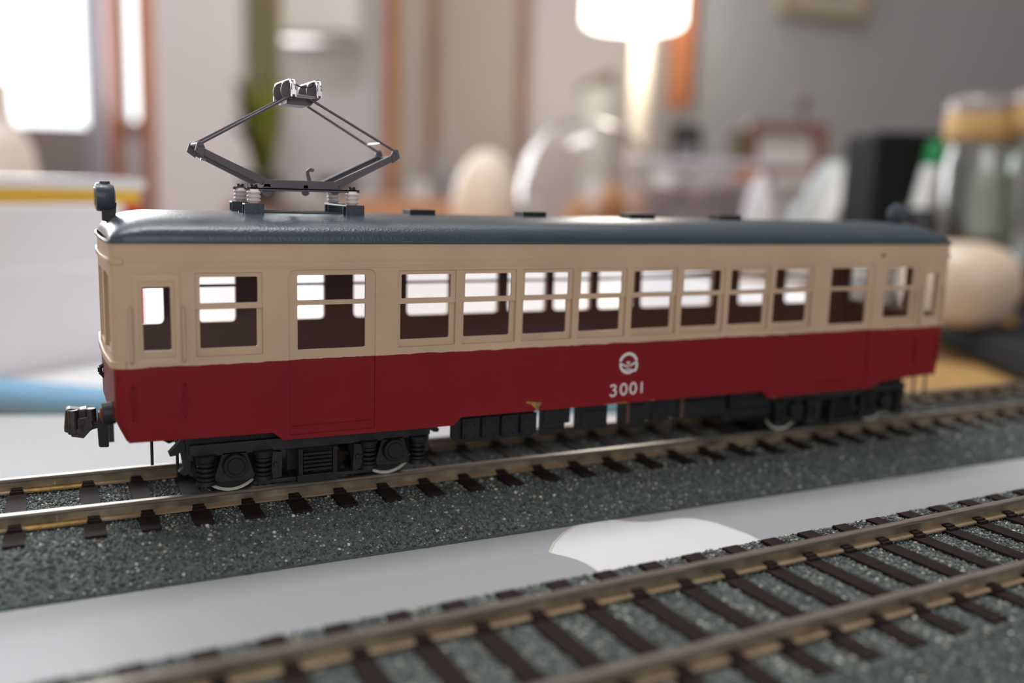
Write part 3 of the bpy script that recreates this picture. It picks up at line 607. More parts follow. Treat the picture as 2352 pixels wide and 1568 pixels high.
# bogies
WR = 5.05
def bogie(ax0, ax1):
    xc = (ax0+ax1)/2; zc = ZR+WR; L_ = 18.9
    fr = MB()
    for s_ in (-1, 1):
        y0, y1 = sorted((s_*11.6, s_*12.5)); ya, yb = sorted((s_*11.9, s_*13.3))
        fr.prism([(xc-L_+.4, 13.9), (xc-L_+.4, 15.4), (xc+L_-.4, 15.4), (xc+L_-.4, 13.9), (xc+14, 13.6), (xc-14, 13.6)], XZ, y0, y1)      # top beam
        fr.box(xc-L_+1.8, xc-L_+2.6, y0, y1, 11, 14); fr.box(xc+L_-2.6, xc+L_-1.8, y0, y1, 11, 14)
        fr.box(ax0+3.3, ax1-3.3, y0, y1, 8.6, 9.2)                                                                      # tie bar
        for ax in (ax0, ax1):
            fr.prism([(ax-3.1, 9.7), (ax-1.7, 14), (ax+1.7, 14), (ax+3.1, 9.7), (ax+1.8, 9.5), (ax-1.8, 9.5)], XZ, y0, y1)           # hornblock gusset
    fr.box(xc-L_, xc+L_, -11.2, 11.2, 15.2, 16.9)                                                                      # bolster plate
    fr.box(xc-4, xc+4, -10, 10, 9.6, 15); 
    for s_ in (-1, 1): fr.box(xc+s_*(L_-.6)-.5, xc+s_*(L_-.6)+.5, -11.3, 11.3, 12.8, 15.4)
    b = P_('bogie', fr, m_black, .1)
    for s_ in (-1, 1):
        y0 = s_*12.4
        for ax in (ax0, ax1):
            bx = MB(); bx.cyl((ax, s_*12.2, zc), (ax, s_*13.6, zc), 1.85, 1.75, 24); bx.cyl((ax, s_*13.5, zc), (ax, s_*13.85, zc), 1.35, 1.2, 24); part('axle_box', bx, m_black2, b, ORG, .08, 40)
            for dx in (-4.1, 4.1):
                sp = MB()
                for k in range(4):
                    zz = 10.1+k*.72; sp.lathe([(.75, 0), (1.25, .12), (1.3, .3), (1.25, .48), (.75, .6)], (ax+dx, s_*12.5, zz), 'z', 16)
                sp.cyl((ax+dx, s_*12.5, 9.6), (ax+dx, s_*12.5, 13.8), .7, .7, 12); sp.cyl((ax+dx, s_*12.5, 12.9), (ax+dx, s_*12.5, 13.9), 1.3, 1.5, 16)
                sp.cyl((ax+dx, s_*12.5, 9.5), (ax+dx, s_*12.5, 10.1), 1.45, 1.35, 16)
                part('coil_spring', sp, m_black2, b, ORG, 0, 45)
            for yy in (s_*7.9,):
                wh = MB(); o_ = s_
                wh.lathe([(WR+.75, -s_*1.0), (WR+.7, -s_*.55), (WR+.1, -s_*.35), (WR, s_*0), (WR-.08, s_*1.0), (WR-.85, s_*1.02)], (ax, s_*8.3, zc), 'y', 48)
                n0 = len(wh.f)
                wh.lathe([(WR-.12, s_*1.0), (WR-.12, s_*1.08), (WR-.58, s_*1.08), (WR-.58, s_*1.0)], (ax, s_*8.3, zc), 'y', 48, 1)
                wh.lathe([(WR-.95, s_*.6), (1.4, s_*.9), (1.2, s_*1.3), (.6, s_*1.4)], (ax, s_*8.3, zc), 'y', 32)
                # centre disc of the tyre ring must not be filled: drop its caps
                keep = [i for i, f in enumerate(wh.f) if not (wh.m[i] == 1 and len(f) > 4)]; wh.f = [wh.f[i] for i in keep]; wh.m = [wh.m[i] for i in keep]
                part('wheel', wh, [m_wheel, m_tyre], b, ORG, 0, 40)
        # centre leaf-spring cradle
        ls = MB(); ls.box(xc-3.0, xc-2.3, min(y0, s_*13.3), max(y0, s_*13.3), 9.6, 13.6); ls.box(xc+2.3, xc+3.0, min(y0, s_*13.3), max(y0, s_*13.3), 9.6, 13.6); ls.box(xc-3.2, xc+3.2, min(y0, s_*13.4), max(y0, s_*13.4), 8.4, 9.6)
        for k in range(5): ls.box(xc-2.2, xc+2.2, min(s_*12.5, s_*13.1), max(s_*12.5, s_*13.1), 10.0+k*.62, 10.4+k*.62)
        part('leaf_spring', ls, m_black2, b, ORG, .07)
        for dx in (-6.3, 6.3):
            bk = MB(); bk.prism([(xc+dx-.8, 9.2), (xc+dx+.9, 9.6), (xc+dx+1.0, 13.4), (xc+dx-.5, 13.6)], XZ, *sorted((s_*11.8, s_*12.9))); bk.cyl((xc+dx, s_*12.8, 11.5), (xc+dx, s_*13.2, 11.5), .45, .4, 10); part('brake_hanger', bk, m_black, b, ORG, .08)
        for e in (-1, 1):
            hk = MB(); xx = xc+e*L_
            hk.prism([(xx-e*.3, 16.9), (xx+e*.9, 15.2), (xx+e*2.2, 13.9), (xx+e*2.0, 13.4), (xx+e*1.2, 13.5), (xx+e*.5, 13.9), (xx+e*.2, 11.6), (xx+e*.9, 10.9), (xx+e*.1, 10.3), (xx-e*.8, 10.6), (xx-e*1.0, 14.0), (xx-e*1.4, 15.5)], XZ, *sorted((s_*8.6, s_*10.0))); part('brake_rigging', hk, m_black, b, ORG, .05)
    axl = MB()
    for ax in (ax0, ax1): axl.cyl((ax, -8, zc), (ax, 8, zc), .9, .9, 12)
    part('axle', axl, m_wheel, b, ORG)
    gb = MB(); gb.box(ax0-2.3, ax0+2.6, -4, 4, 8.9, 14); gb.box(ax1-2.6, ax1+2.3, -4, 4, 8.9, 14); part('gearbox', gb, m_black, b, ORG, .3)
bogie(44.4, 68.85); bogie(151.8, 176.2)

# underfloor equipment (x0,x1,z0,z1) at y -13 measured
def ubox(name, x0, x1, z0, y0=-12.6, y1=-11.4, extra=None, m=m_black2):
    mb = MB(); mb.box(x0, x1, y0, y1, z0, 17.6)
    if extra: extra(mb)
    return P_(name, mb, m, .15)
def rc(mb):
    for k in range(4):
        a = 80.3+k*3.55; mb.box(a+.15, a+3.2, -13.25, -12.5, 12.6, 16.1); mb.box(a+.5, a+2.9, -13.4, -13.1, 15.2, 15.6); mb.cyl((a+.8, -13.3, 12.9), (a+.8, -13.5, 12.9), .3, .3, 8); mb.cyl((a+2.5, -13.3, 12.9), (a+2.5, -13.5, 12.9), .3, .3, 8)
        mb.cyl((a+.8, -13.2, 15.0), (a+.8, -13.45, 15.0), .3, .3, 8); mb.cyl((a+2.5, -13.2, 15.0), (a+2.5, -13.45, 15.0), .3, .3, 8)
mb = MB(); mb.prism([(78.8, 13.0), (78.8, 15.2), (80.0, 16.7), (93.9, 16.7), (93.9, 12.0), (80.0, 11.9)], XZ, -12.6, -11.8); rc(mb); P_('resistor_case', mb, m_black2, .12)
ubox('contactor_box', 95.4, 101.0, 13.6, extra=lambda m: (m.box(95.4, 100.0, -12.6, -11.4, 11.8, 13.7), m.box(95.8, 100.4, -12.85, -12.5, 14, 16.4), m.box(95.8, 99.8, -12.8, -12.5, 12.1, 13.0)))
ubox('switch_box', 102.3, 108.6, 12.1, extra=lambda m: m.box(103.2, 108.2, -12.85, -12.5, 12.6, 15.4))
ubox('battery_box', 112.2, 116.7, 11.4, y1=-9.8, extra=lambda m: (m.box(113.0, 116.4, -12.85, -12.5, 11.9, 15.8)))
ubox('relay_box', 118.2, 122.0, 12.4, y1=-9)
ubox('compressor_box', 124.0, 134.8, 12.3, y1=-8, extra=lambda m: (m.box(124.9, 134.3, -12.9, -12.5, 12.7, 15.7), m.box(124.6, 134.2, -13.1, -12.8, 15.1, 15.6)))
ubox('reservoir_box', 136.0, 145.8, 13.2, y1=-8, extra=lambda m: (m.box(136.6, 142, -12.9, -12.5, 14.6, 15.1)))
mb = MB(); mb.cyl((137.0, -10.2, 12.0), (146.5, -10.2, 12.0), 2.0, 2.0, 20); P_('air_reservoir', mb, m_black2, .1, 40)
for x in (124.1, 112.3):
    mb = MB(); mb.box(x, x+.7, -12.95, -12.5, 12.6, 16.4); P_('rust_streaked_edge', mb, mat('rusty_brown', (.10, .045, .02), .6))

# ------------------------------------------------------------------ pantograph
YB = 5.3
pb = MB()
for s_ in (-1, 1):
    y0, y1 = sorted((s_*YB, s_*(YB-.25))); ya, yb_ = sorted((s_*(YB+.35), s_*(YB-.55)))
    pb.prism([(50.35, 52.3), (50.95, 53.5), (61.8, 53.5), (62.6, 52.3)], XZ, y0, y1)
    pb.box(48.0, 65.3, ya, yb_, 52.08, 52.32); pb.box(48.0, 65.3, *sorted((s_*(YB+.35), s_*(YB+.25))), 51.85, 52.32)
pb.box(50.6, 51.6, -YB, YB, 52.1, 52.9); pb.box(61.2, 62.2, -YB, YB, 52.1, 52.9); pb.box(55.6, 56.8, -YB, YB, 52.1, 52.4)
pan = P_('pantograph', pb, m_grey, .05)
def Q(name, mb, m=m_grey, bevel=0, smooth=None, **k): return part(name, mb, m, pan, ORG, bevel, smooth, **k)
for x in (49.1, 64.2):
    for s_ in (-1, 1):
        mb = MB(); pr = [(.75, 0)]
        for k in range(3): z_ = .15+k*.58; pr += [(.78, z_), (1.0, z_+.14), (1.03, z_+.29), (1.0, z_+.44), (.78, z_+.56)]
        pr += [(.7, 2.1)]; mb.lathe(pr, (x, s_*YB, 49.98), 'z', 24); Q('insulator', mb, m_porc, 0, 60)
        mb = MB(); mb.cyl((x, s_*YB, 52.3), (x, s_*YB, 52.62), .62, .5, 10); mb.cyl((x-.35, s_*YB, 52.6), (x-.35, s_*YB, 52.75), .2, .2, 8); mb.cyl((x+.35, s_*YB, 52.6), (x+.35, s_*YB, 52.75), .2, .2, 8); Q('insulator_screw', mb, m_black)
for x0, x1 in ((47.55, 50.4), (63.0, 65.9)):
    mb = MB(); mb.box(x0, x1, -YB-1.1, -YB-.75, 47.9, 49.9); mb.box(x0, x1, YB+.75, YB+1.1, 47.9, 49.9); mb.box(x0, x1, -YB-1.1, -YB+1.15, 49.7, 49.98); mb.box(x0, x1, YB-1.15, YB+1.1, 49.7, 49.98)
    mb.box(x1-.35 if x0 < 50 else x0, x1 if x0 < 50 else x0+.35, -YB-1.1, YB+1.1, 49.72, 49.95)
    mb.box(x0, x1, -YB+.8, -YB+1.15, 47.9, 49.9); mb.box(x0, x1, YB-1.15, YB-.8, 47.9, 49.9)
    Q('support_bracket', mb, m_roof, .1)
for px, py, r in ((614, 444, .8), (644, 437, .45), (770, 441, .75), (738, 448, .6)):
    p = ony(px, py, -YB); mb = MB(); yy = -YB if px != 738 else YB-1; mb.cyl((p[0], yy-.1, p[2]+.25), (p[0], yy+.5, p[2]+.25), r, r, 18); Q('pivot_disc', mb, m_grey, .05, 40)
p = ony(703, 441, -YB); mb = MB(); mb.box(p[0]-.35, p[0]+.3, -YB, -YB+.6, p[2]-.3, p[2]+1); Q('stop_lug', mb)
mb = MB(); hk = [ony(a, b, 0) for a, b in ((711, 416), (707, 402), (706, 394), (712, 389), (720, 392))]; 
mb.ribbon([(q[0], q[2]) for q in hk], .5, XZ, -.25, .25); Q('hold_down_hook', mb)
sp = MB(); 
for y in (-2.2, 2.2):
    for k in range(16): a = 52.0+k*.5; sp.lathe([(.35, 0), (.5, .1), (.35, .2)], (a, y, 53.0), 'x', 8)
Q('tension_spring', sp, m_silver)
YJ = 4.2
jl = ony(459, 330, -YJ); jr = ony(908, 348, -YJ); bl = np.array([52.0, -YJ, 52.7]); br = np.array([61.2, -YJ, 52.6]); tl = ony(672, 218, -3.0); tr = ony(706, 224, -3.0)
def arm_plate(a, b, wd, th, y):
    d = np.array([b[0]-a[0], b[2]-a[2]]); d /= np.linalg.norm(d); n_ = np.array([-d[1], d[0]]); mb = MB()
    w0_, w1_ = wd; pts = [(a[0]+n_[0]*w0_, a[2]+n_[1]*w0_), (b[0]+n_[0]*w1_, b[2]+n_[1]*w1_), (b[0]-n_[0]*w1_, b[2]-n_[1]*w1_), (a[0]-n_[0]*w0_, a[2]-n_[1]*w0_)]
    mb.prism(pts, XZ, y-th/2, y+th/2); return mb
for s_ in (-1, 1):
    for a, b, e in ((bl, jl, -1), (br, jr, 1)):
        mb = arm_plate(a, (b[0], 0, b[2]-.9), (.62, .42), .28, s_*YJ)
        fl_ = arm_plate(a, (b[0], 0, b[2]-.9), (.1, .1), 1.0, s_*(YJ-.5)); off = .42
        d = np.array([b[0]-a[0], b[2]-a[2]]); d /= np.linalg.norm(d); n_ = np.array([-d[1], d[0]]); n_ = n_ if n_[1] > 0 else -n_
        fl_.v = [(x+n_[0]*off, y, z+n_[1]*off) for x, y, z in fl_.v]; mb.add(fl_.v, fl_.f); Q('lower_arm', mb, m_grey, .04)
        jm = MB(); jm.prism([(b[0]-e*.7, b[2]-.5), (b[0]-e*.3, b[2]+.35), (b[0]+e*.35, b[2]+.3), (b[0]+e*.75, b[2]-1.0), (b[0]-e*.5, b[2]-1.9)], XZ, *sorted((s_*YJ+.3, s_*YJ-.3))); jm.cyl((b[0], s_*YJ-.45, b[2]-.05), (b[0], s_*YJ+.45, b[2]-.05), .38, .38, 14); Q('arm_joint', jm, m_grey, .06)
    for a, b in ((jl, tl), (jr, tr)):
        mb = MB(); mb.cyl((a[0], s_*YJ, a[2]), (b[0], s_*3.0, b[2]), *(.2, .2, 8)); Q('upper_arm', mb, m_grey, 0, 60)
def lerp(a, b, t): return np.array(a)*(1-t)+np.array(b)*t
for t in (.16, .93):
    A_ = lerp((jr[0], -YJ, jr[2]), (tr[0], -3, tr[2]), t); B_ = A_*[1, -1, 1]; mb = MB(); mb.cyl(A_, B_, .13, .13, 8); Q('arm_cross_tie', mb, m_silver)
mb = MB(); mb.cyl((jl[0], -YJ, jl[2]), (jl[0], YJ, jl[2]), .3, .3, 10); mb.cyl((jr[0], -YJ, jr[2]-.9), (jr[0], YJ, jr[2]-.9), .2, .2, 10); Q('arm_shaft', mb)
p = ony(466, 365, -YJ); mb = MB(); mb.cyl((p[0]-.3, -YJ, p[2]), (p[0]+.4, -YJ, p[2]-.15), .2, .1, 8); Q('spring_clip', mb, m_silver)
# pan head
hx = (tl[0]+tr[0])/2+.3; hz = (tl[2]+tr[2])/2
mb = MB(); mb.prism([(hx-2.2, hz-1.2), (hx-2.0, hz+.1), (hx+2.0, hz+.1), (hx+2.2, hz-.6), (hx+1.5, hz-1.3)], XZ, -2.2, 3.2); mb.box(hx-1.6, hx+1.9, -3.4, -3.2, hz-.15, hz+.1); Q('head_frame', mb, m_grey, .08)
for e, cxx in ((-1, hx-1.95), (1, hx+1.95)):
    for y in (-2.6, 2.6):
        mb = MB(); mb.prism([(cxx+1.25*math.cos(t)*.95, hz+.85+1.45*math.sin(t)) for t in np.linspace(0, 2*math.pi, 20)[:-1]], XZ, y-.3, y+.3); Q('horn_guide', mb, m_grey, .05)
    z_ = hz+2.25
    for dx in (-.3, .3):
        pth = [(-6.6, -2.6), (-6.45, -1.6), (-6.1, -.7), (-5.5, -.15), (-4.6, 0), (4.6, 0), (5.5, -.15), (6.1, -.7), (6.45, -1.6), (6.6, -2.6)]
        mb = MB(); mb.ribbon(pth, .2, lambda u, v, w_: (cxx+dx+w_, u*.9, z_+v), -.11, .11); Q('contact_shoe', mb, m_silver, .04)
    mb = MB(); mb.prism([(-5.95, -2.3), (-5.7, -1.0), (-5.2, -.4), (-5.5, -1.6)], lambda u, v, w_: (cxx+w_, u*1.0, z_+v), -.3, .3); mb.prism([(5.95, -2.3), (5.7, -1.0), (5.2, -.4), (5.5, -1.6)], lambda u, v, w_: (cxx+w_, u*1.0, z_+v), -.3, .3)
    mb.box(cxx-.35, cxx+.35, -4.2, -3.9, z_-.1, z_+.1); mb.box(cxx-.35, cxx+.35, 3.9, 4.2, z_-.1, z_+.1); pass
    Q('shoe_horn', mb, m_silver, .03)
mb = MB(); mb.tube([(hx-1.6, -3.6, hz+1.8), (hx-.4, -3.6, hz+1.35), (hx+.8, -3.6, hz+1.3), (hx+1.6, -3.6, hz+1.7)], .1, 6); Q('jumper_wire', mb, m_black)
mb = MB(); mb.cyl((hx-1.1, -3.4, hz-.1), (hx+2.0, -3.4, hz-.25), .12, .12, 8); mb.cyl((hx-1.1, -3.4, hz+.15), (hx+2.0, -3.4, hz+.0), .12, .12, 8); Q('head_link', mb, m_silver)


# ================================================================== CLUTTER BEHIND
def wmm(px, d): return px*d/FPX
def place(px, d, z=TZ): a = lat(px, 430, d)[0]; return room(a, d, z)
def topz(px, py, d): return lat(px, py, d)[1]
RZR = -YAW                                            # rotation that squares a thing to the view
SURF = TZ+6.1
m_trayw = mat('white_melamine', (.93, .93, .94), .3)
m_blue = mat('sky_blue_rim', (.25, .50, .74), .35)
m_blueshade = mat('blue_underside_shade', (.02, .07, .16), .5)  # darkened blue: the shade below the rim put into the colour
tr_ = thing('round_tray', (195, 366, TZ), 'large round white tray with a thick sky-blue rim behind the laptop', 'tray')
mb = MB(); mb.lathe([(271, 2.5), (271, 6)], (0, 0, 0), 'z', 96); part('tray_surface', mb, m_trayw, tr_, (0, 0, 0))
mb = MB(); pr = [(270, 1.5), (273, 0), (277, .5), (280, 4), (280.5, 8), (278, 11.5), (274, 12.5), (271, 11), (270, 7)]
n = 128
vs = [(r*math.cos(t), r*math.sin(t), z) for r, z in pr for t in np.linspace(0, 2*math.pi, n, False)]; k = len(pr)
mb.add(vs, [(j*n+i, j*n+(i+1) % n, ((j+1) % k)*n+(i+1) % n, ((j+1) % k)*n+i) for j in range(k) for i in range(n)]); mb.m = [1 if j >= 6 else 0 for j in range(k) for i in range(n)]; part('tray_rim', mb, [m_blue, m_trayw], tr_, (0, 0, 0), 0, 60)
mb = MB(); mb.lathe([(269, 0), (269, 2.4)], (0, 0, 0), 'z', 96); part('tray_underside', mb, m_blueshade, tr_, (0, 0, 0))

# white box at the left
b0 = onz(0, 868, SURF); b1 = onz(230, 830, SURF); bd = b1-b0; bd[2] = 0; bd /= np.linalg.norm(bd); bn = np.array([-bd[1], bd[0], 0])
d0 = (b0-CAM) @ FH; zt = topz(0, 470, d0)
L0, L1 = -26., 50.
bc = b0+bd*((L0+L1)/2)+bn*30; rb = math.atan2(bd[1], bd[0]); hw = (L1-L0)/2; bh = zt-SURF
m_card = mat('white_card', (.92, .90, .93), .6); m_cover = mat('glossy_white_cover', (.93, .93, .94), .3, spec=1.0)
bx = thing('white_box', (bc[0], bc[1], SURF), 'plain white card box on the tray at the left, with a yellow pad on top', 'box', rb)
mb = MB(); mb.box(-hw, hw, -30, 30, 0, bh-9); part('box_base', mb, m_card, bx, (0, 0, 0), .8)
mb = MB(); mb.box(-hw-.7, hw+.7, -30.7, 30.7, bh-22, bh); part('box_lid', mb, m_card, bx, (0, 0, 0), .8)
pc = room(lat(165, 430, 372)[0], 372, zt)
pd_ = thing('yellow_pad', (bc[0]+bd[0]*8, bc[1]+bd[1]*8, zt), 'yellow-sided pad with a white cover lying on the white box', 'notepad', rb+.06)
mb = MB(); mb.box(-hw-6, hw+6, -24, 24, 0, 5.5); part('page_block', mb, mat('yellow_paper', (.85, .52, .05), .6), pd_, (0, 0, 0), .4)
mb = MB(); mb.box(-hw-6, hw+8, -25, 25, 5.5, 9); part('cover', mb, m_cover, pd_, (0, 0, 0), .3)
mb = MB(); mb.prism(rrect(-5, 5, 0, 9, 2, top=True, bot=False), XZ, -4, 4)
rdp = place(280, 412); rz_ = topz(280, 447, 412)-SURF; single('red_tube', mb.__class__().lathe([(8, 0), (8, rz_-3), (7, rz_-1), (4, rz_)], (0, 0, 0), 'z', 20), mat('glossy_red', (.6, .02, .03), .3), 'small red cylinder standing behind the right end of the white box', 'tube', (rdp[0], rdp[1], SURF), 0, 0, 40)

# cream vase at the left edge
vz = topz(30, 290, 760)-TZ
p = place(-12, 760); single('cream_vase', MB().lathe([(20, 0), (27, 15), (34, 60), (33, vz*.6), (29, vz*.85), (22, vz*.97), (17, vz), (14, vz+14), (13, vz+34)], (0, 0, 0), 'z', 32), mat('cream_ceramic', (.82, .70, .60), .4), 'rounded cream ceramic vase at the far left, in front of the bright window', 'vase', p, 0, 0, 60)

# things outside / at the window
def post2(name, px0, px1, py0, py1, d, th, m, label, cat, rough=0):
    a0, a1 = lat(px0, (py0+py1)/2, d)[0], lat(px1, (py0+py1)/2, d)[0]; z1, z0 = topz((px0+px1)/2, py0, d), topz((px0+px1)/2, py1, d)
    c = room((a0+a1)/2, d, z0); mb = MB(); hw_ = (a1-a0)/2; mb.box(-hw_, hw_, -th/2, th/2, 0, z1-z0); return single(name, mb, m, label, cat, c, RZR, min(4, hw_*.3))
# curtain hanging at the window, gathered folds
def folds(name, px0, px1, zlo, zhi, d, m, label, amp=10, waves=5, par=None):
    a0, a1 = lat(px0, 200, d)[0], lat(px1, 200, d)[0]; n = waves*8; W_ = a1-a0; mb = MB(); vs = []
    for z in (0, zhi-zlo):
        for i in range(n+1): vs.append((-W_/2+W_*i/n, amp*math.sin(2*math.pi*waves*i/n), z))
        for i in range(n, -1, -1): vs.append((-W_/2+W_*i/n, amp*math.sin(2*math.pi*waves*i/n)+3, z))
    k = 2*(n+1); fs = [(i, (i+1) % k, k+(i+1) % k, k+i) for i in range(k)]
    mb.add(vs, fs); c = room((a0+a1)/2, d, zlo)
    return single(name, mb, m, label, 'curtain', c, RZR, 0, 60)
m_sheer = mat('grey_white_curtain', (.50, .48, .53), .9)
folds('window_curtain', 196, 243, -180, 1900, 2870, m_sheer, 'grey-white curtain gathered between the two bright windows', 14, 3)
folds('side_curtain', 566, 648, topz(600, 235, 2750), 1900, 2760, mat('olive_beige_curtain', (.38, .33, .20), .9), 'olive-beige curtain hanging beside the white pillar', 16, 4)

# potted plant on a stand
m_leaf = mat('yellow_green_leaf', (.22, .27, .035), .5, noise=.3, nscale=20); m_leafd = mat('dark_green_leaf', (.05, .065, .02), .5)
PD = 2500.; pz0 = topz(610, 470, PD); pp = place(603, PD, FLOOR)
st_ = thing('plant_stand', pp, 'tall dark wooden stand that carries the green potted plant', 'plant stand', RZR)
mb = MB(); mb.box(-75, 75, -75, 75, pz0-FLOOR-20, pz0-FLOOR); part('stand_top', mb, m_wood2, st_, (0, 0, 0), 2)
for i in (-1, 1):
    for j in (-1, 1): mb = MB(); mb.box(i*60-10, i*60+10, j*60-10, j*60+10, 0, pz0-FLOOR-20); part('leg', mb, m_wood2, st_, (0, 0, 0))
pl_ = thing('potted_plant', (pp[0], pp[1], pz0), 'green potted plant with long upright leaves beside the white pillar', 'plant', RZR)
mb = MB(); mb.lathe([(42, 0), (55, 70), (58, 74), (52, 76)], (0, 0, 0), 'z', 24); part('pot', mb, mat('dark_pot', (.05, .045, .03), .6), pl_, (0, 0, 0), 0, 50)
random.seed(3)
for k in range(44):
    az = random.uniform(0, 6.28); h = random.uniform(150, 290); sp_ = random.uniform(35, 100); wd = random.uniform(20, 34); mb = MB(); P_l = []
    for t in np.linspace(0, 1, 7): P_l.append((sp_*t**1.6*math.cos(az), sp_*t**1.6*math.sin(az), 70+h*t-25*t**3, wd*math.sin(math.pi*min(1, .12+t*.88))**.8))
    tx, ty = -math.sin(az), math.cos(az); vs = []
    for x, y, z, w_ in P_l: vs += [(x-tx*w_, y-ty*w_, z), (x+math.cos(az)*2, y+math.sin(az)*2, z-1.5), (x+tx*w_, y+ty*w_, z)]
    fs = []
    for i in range(6): a = i*3; fs += [(a, a+1, a+4, a+3), (a+1, a+2, a+5, a+4)]
    mb.add(vs, fs); part('leaf', mb, m_leaf if math.cos(az) > -.35 else m_leafd, pl_, (0, 0, 0), 0, 60)

# air conditioner on the back wall
a0, a1 = lat(652, 50, 2900)[0], lat(832, 50, 2900)[0]; zb_ = topz(740, 96, 2880)
ac = thing('air_conditioner', room((a0+a1)/2, 2915, zb_), 'white wall-mounted air conditioner above the shelf, cut by the top edge', 'air conditioner', RZR); hw_ = (a1-a0)/2
mb = MB(); mb.prism([(-84, 26), (-72, 4), (-20, 0), (84, 0), (84, 250), (-60, 250), (-84, 225)], lambda u, v, w_: (w_, u, v), -hw_, hw_); part('casing', mb, mat('off_white_plastic', (.74, .70, .68), .45), ac, (0, 0, 0), 4)
mb = MB(); mb.obox((0, -80, 14), (hw_*.9, 0, 0), (0, 2, 4), (0, -7, 4)); part('air_flap', mb, mat('flap_shadow_grey', (.22, .2, .2), .9, spec=.1), ac, (0, 0, 0), 1)  # flap coloured dark to stand for the shadow under the casing

# low cabinet along the back wall with small things on it
CD = 2600.; cz = topz(800, 452, CD); a0, a1 = lat(700, 450, CD)[0], lat(1230, 450, CD)[0]
cb = thing('low_cabinet', room((a0+a1)/2, CD+60, FLOOR), 'pale grey-brown cabinet along the back wall behind the tram', 'cabinet', RZR); hw_ = (a1-a0)/2
mb = MB(); mb.box(-hw_, hw_, -150, 150, 0, cz-FLOOR-25); part('body', mb, mat('cabinet_grey', (.50, .44, .42), .6), cb, (0, 0, 0), 3)
mb = MB(); mb.box(-hw_-10, hw_+10, -160, 155, cz-FLOOR-25, cz-FLOOR); part('worktop', mb, mat('pale_worktop', (.62, .56, .54), .4), cb, (0, 0, 0), 3)
for k in range(3):
    x0 = -hw_+4+k*(2*hw_-8)/3; mb = MB(); mb.box(x0+3, x0+(2*hw_-8)/3-3, -158, -150, 30, cz-FLOOR-60); dd = part('door', mb, mat('cabinet_door_%d' % k, (.52, .46, .44), .6), cb, (0, 0, 0), 2)
    mb = MB(); mb.box(x0+20, x0+30, -172, -158, 400, 520); part('handle', mb, m_silver, dd, (0, 0, 0), 2)
def on_cab(px, extra=0): return place(px, CD+extra, cz)
single('dark_bowl', MB().lathe([(30, 0), (34, 4), (62, 32), (70, 52), (66, 52), (56, 32), (28, 8)], (0, 0, 0), 'z', 28), mat('dark_brown_ceramic', (.10, .07, .05), .4), 'dark brown bowl on the grey cabinet, seen through the pantograph', 'bowl', on_cab(778), 0, 0, 60)
single('slim_bottle', MB().lathe([(17, 0), (18, 5), (18, 95), (8, 120), (8, 150), (9, 152)], (0, 0, 0), 'z', 20), mat('smoke_grey_glass', (.25, .23, .25), .3), 'slim grey bottle on the cabinet, between the pantograph and the white lampshade', 'bottle', on_cab(1003), 0, 0, 50)
single('short_jar', MB().lathe([(30, 0), (32, 4), (32, 52), (26, 58), (27, 66)], (0, 0, 0), 'z', 20), mat('slate_jar', (.22, .21, .25), .4), 'short slate-grey jar right of the slim bottle on the cabinet', 'jar', on_cab(1047, 20), 0, 0, 50)
single('white_cup', MB().lathe([(18, 0), (27, 30), (28, 48), (25, 48), (20, 12)], (0, 0, 0), 'z', 20), mat('white_cup_glaze', (.75, .72, .74), .3), 'small white cup left of the slim bottle on the cabinet', 'cup', on_cab(962, -60), 0, 0, 50)

# orange-brown serving board on the table
bz = topz(930, 474, 1000)
p = place(985, 1130); a = wmm(330, 1130)/2
bdth = thing('wooden_crate', p, 'low orange-brown wooden crate on the table, just behind the tram roof', 'crate', RZR)
hh = topz(985, 458, 1060)-TZ; m_or = mat('light_orange_wood', (.62, .33, .19), .5, noise=.1, nscale=10)
for i_, (y0, y1) in enumerate(((-60, -54), (54, 60))):
    for k in range(2):
        mb = MB(); mb.box(-a, a, y0, y1, k*hh/2+2, (k+1)*hh/2-1); part('slat', mb, m_or, bdth, (0, 0, 0), .6)
for x in (-a, a-6):
    for k in range(2): mb = MB(); mb.box(x, x+6, -54, 54, k*hh/2+2, (k+1)*hh/2-1); part('slat', mb, m_or, bdth, (0, 0, 0), .6)
mb = MB(); mb.box(-a, a, -60, 60, 0, 2); part('base_board', mb, m_or, bdth, (0, 0, 0))

# cream egg-shaped pot
ed = 1000.; ez = topz(1117, 345, ed)-TZ; er = wmm(76, ed)
single('egg_shaped_pot', MB().lathe([(er*.55, 0), (er*.8, ez*.1), (er*1.0, ez*.33), (er*1.02, ez*.5), (er*.93, ez*.68), (er*.72, ez*.84), (er*.42, ez*.96), (er*.15, ez)], (0, 0, 0), 'z', 36), mat('cream_glaze', (.86, .72, .58), .45), 'cream egg-shaped pot standing behind the tram roof, left of the clear dome', 'pot', place(1117, ed), 0, 0, 60)

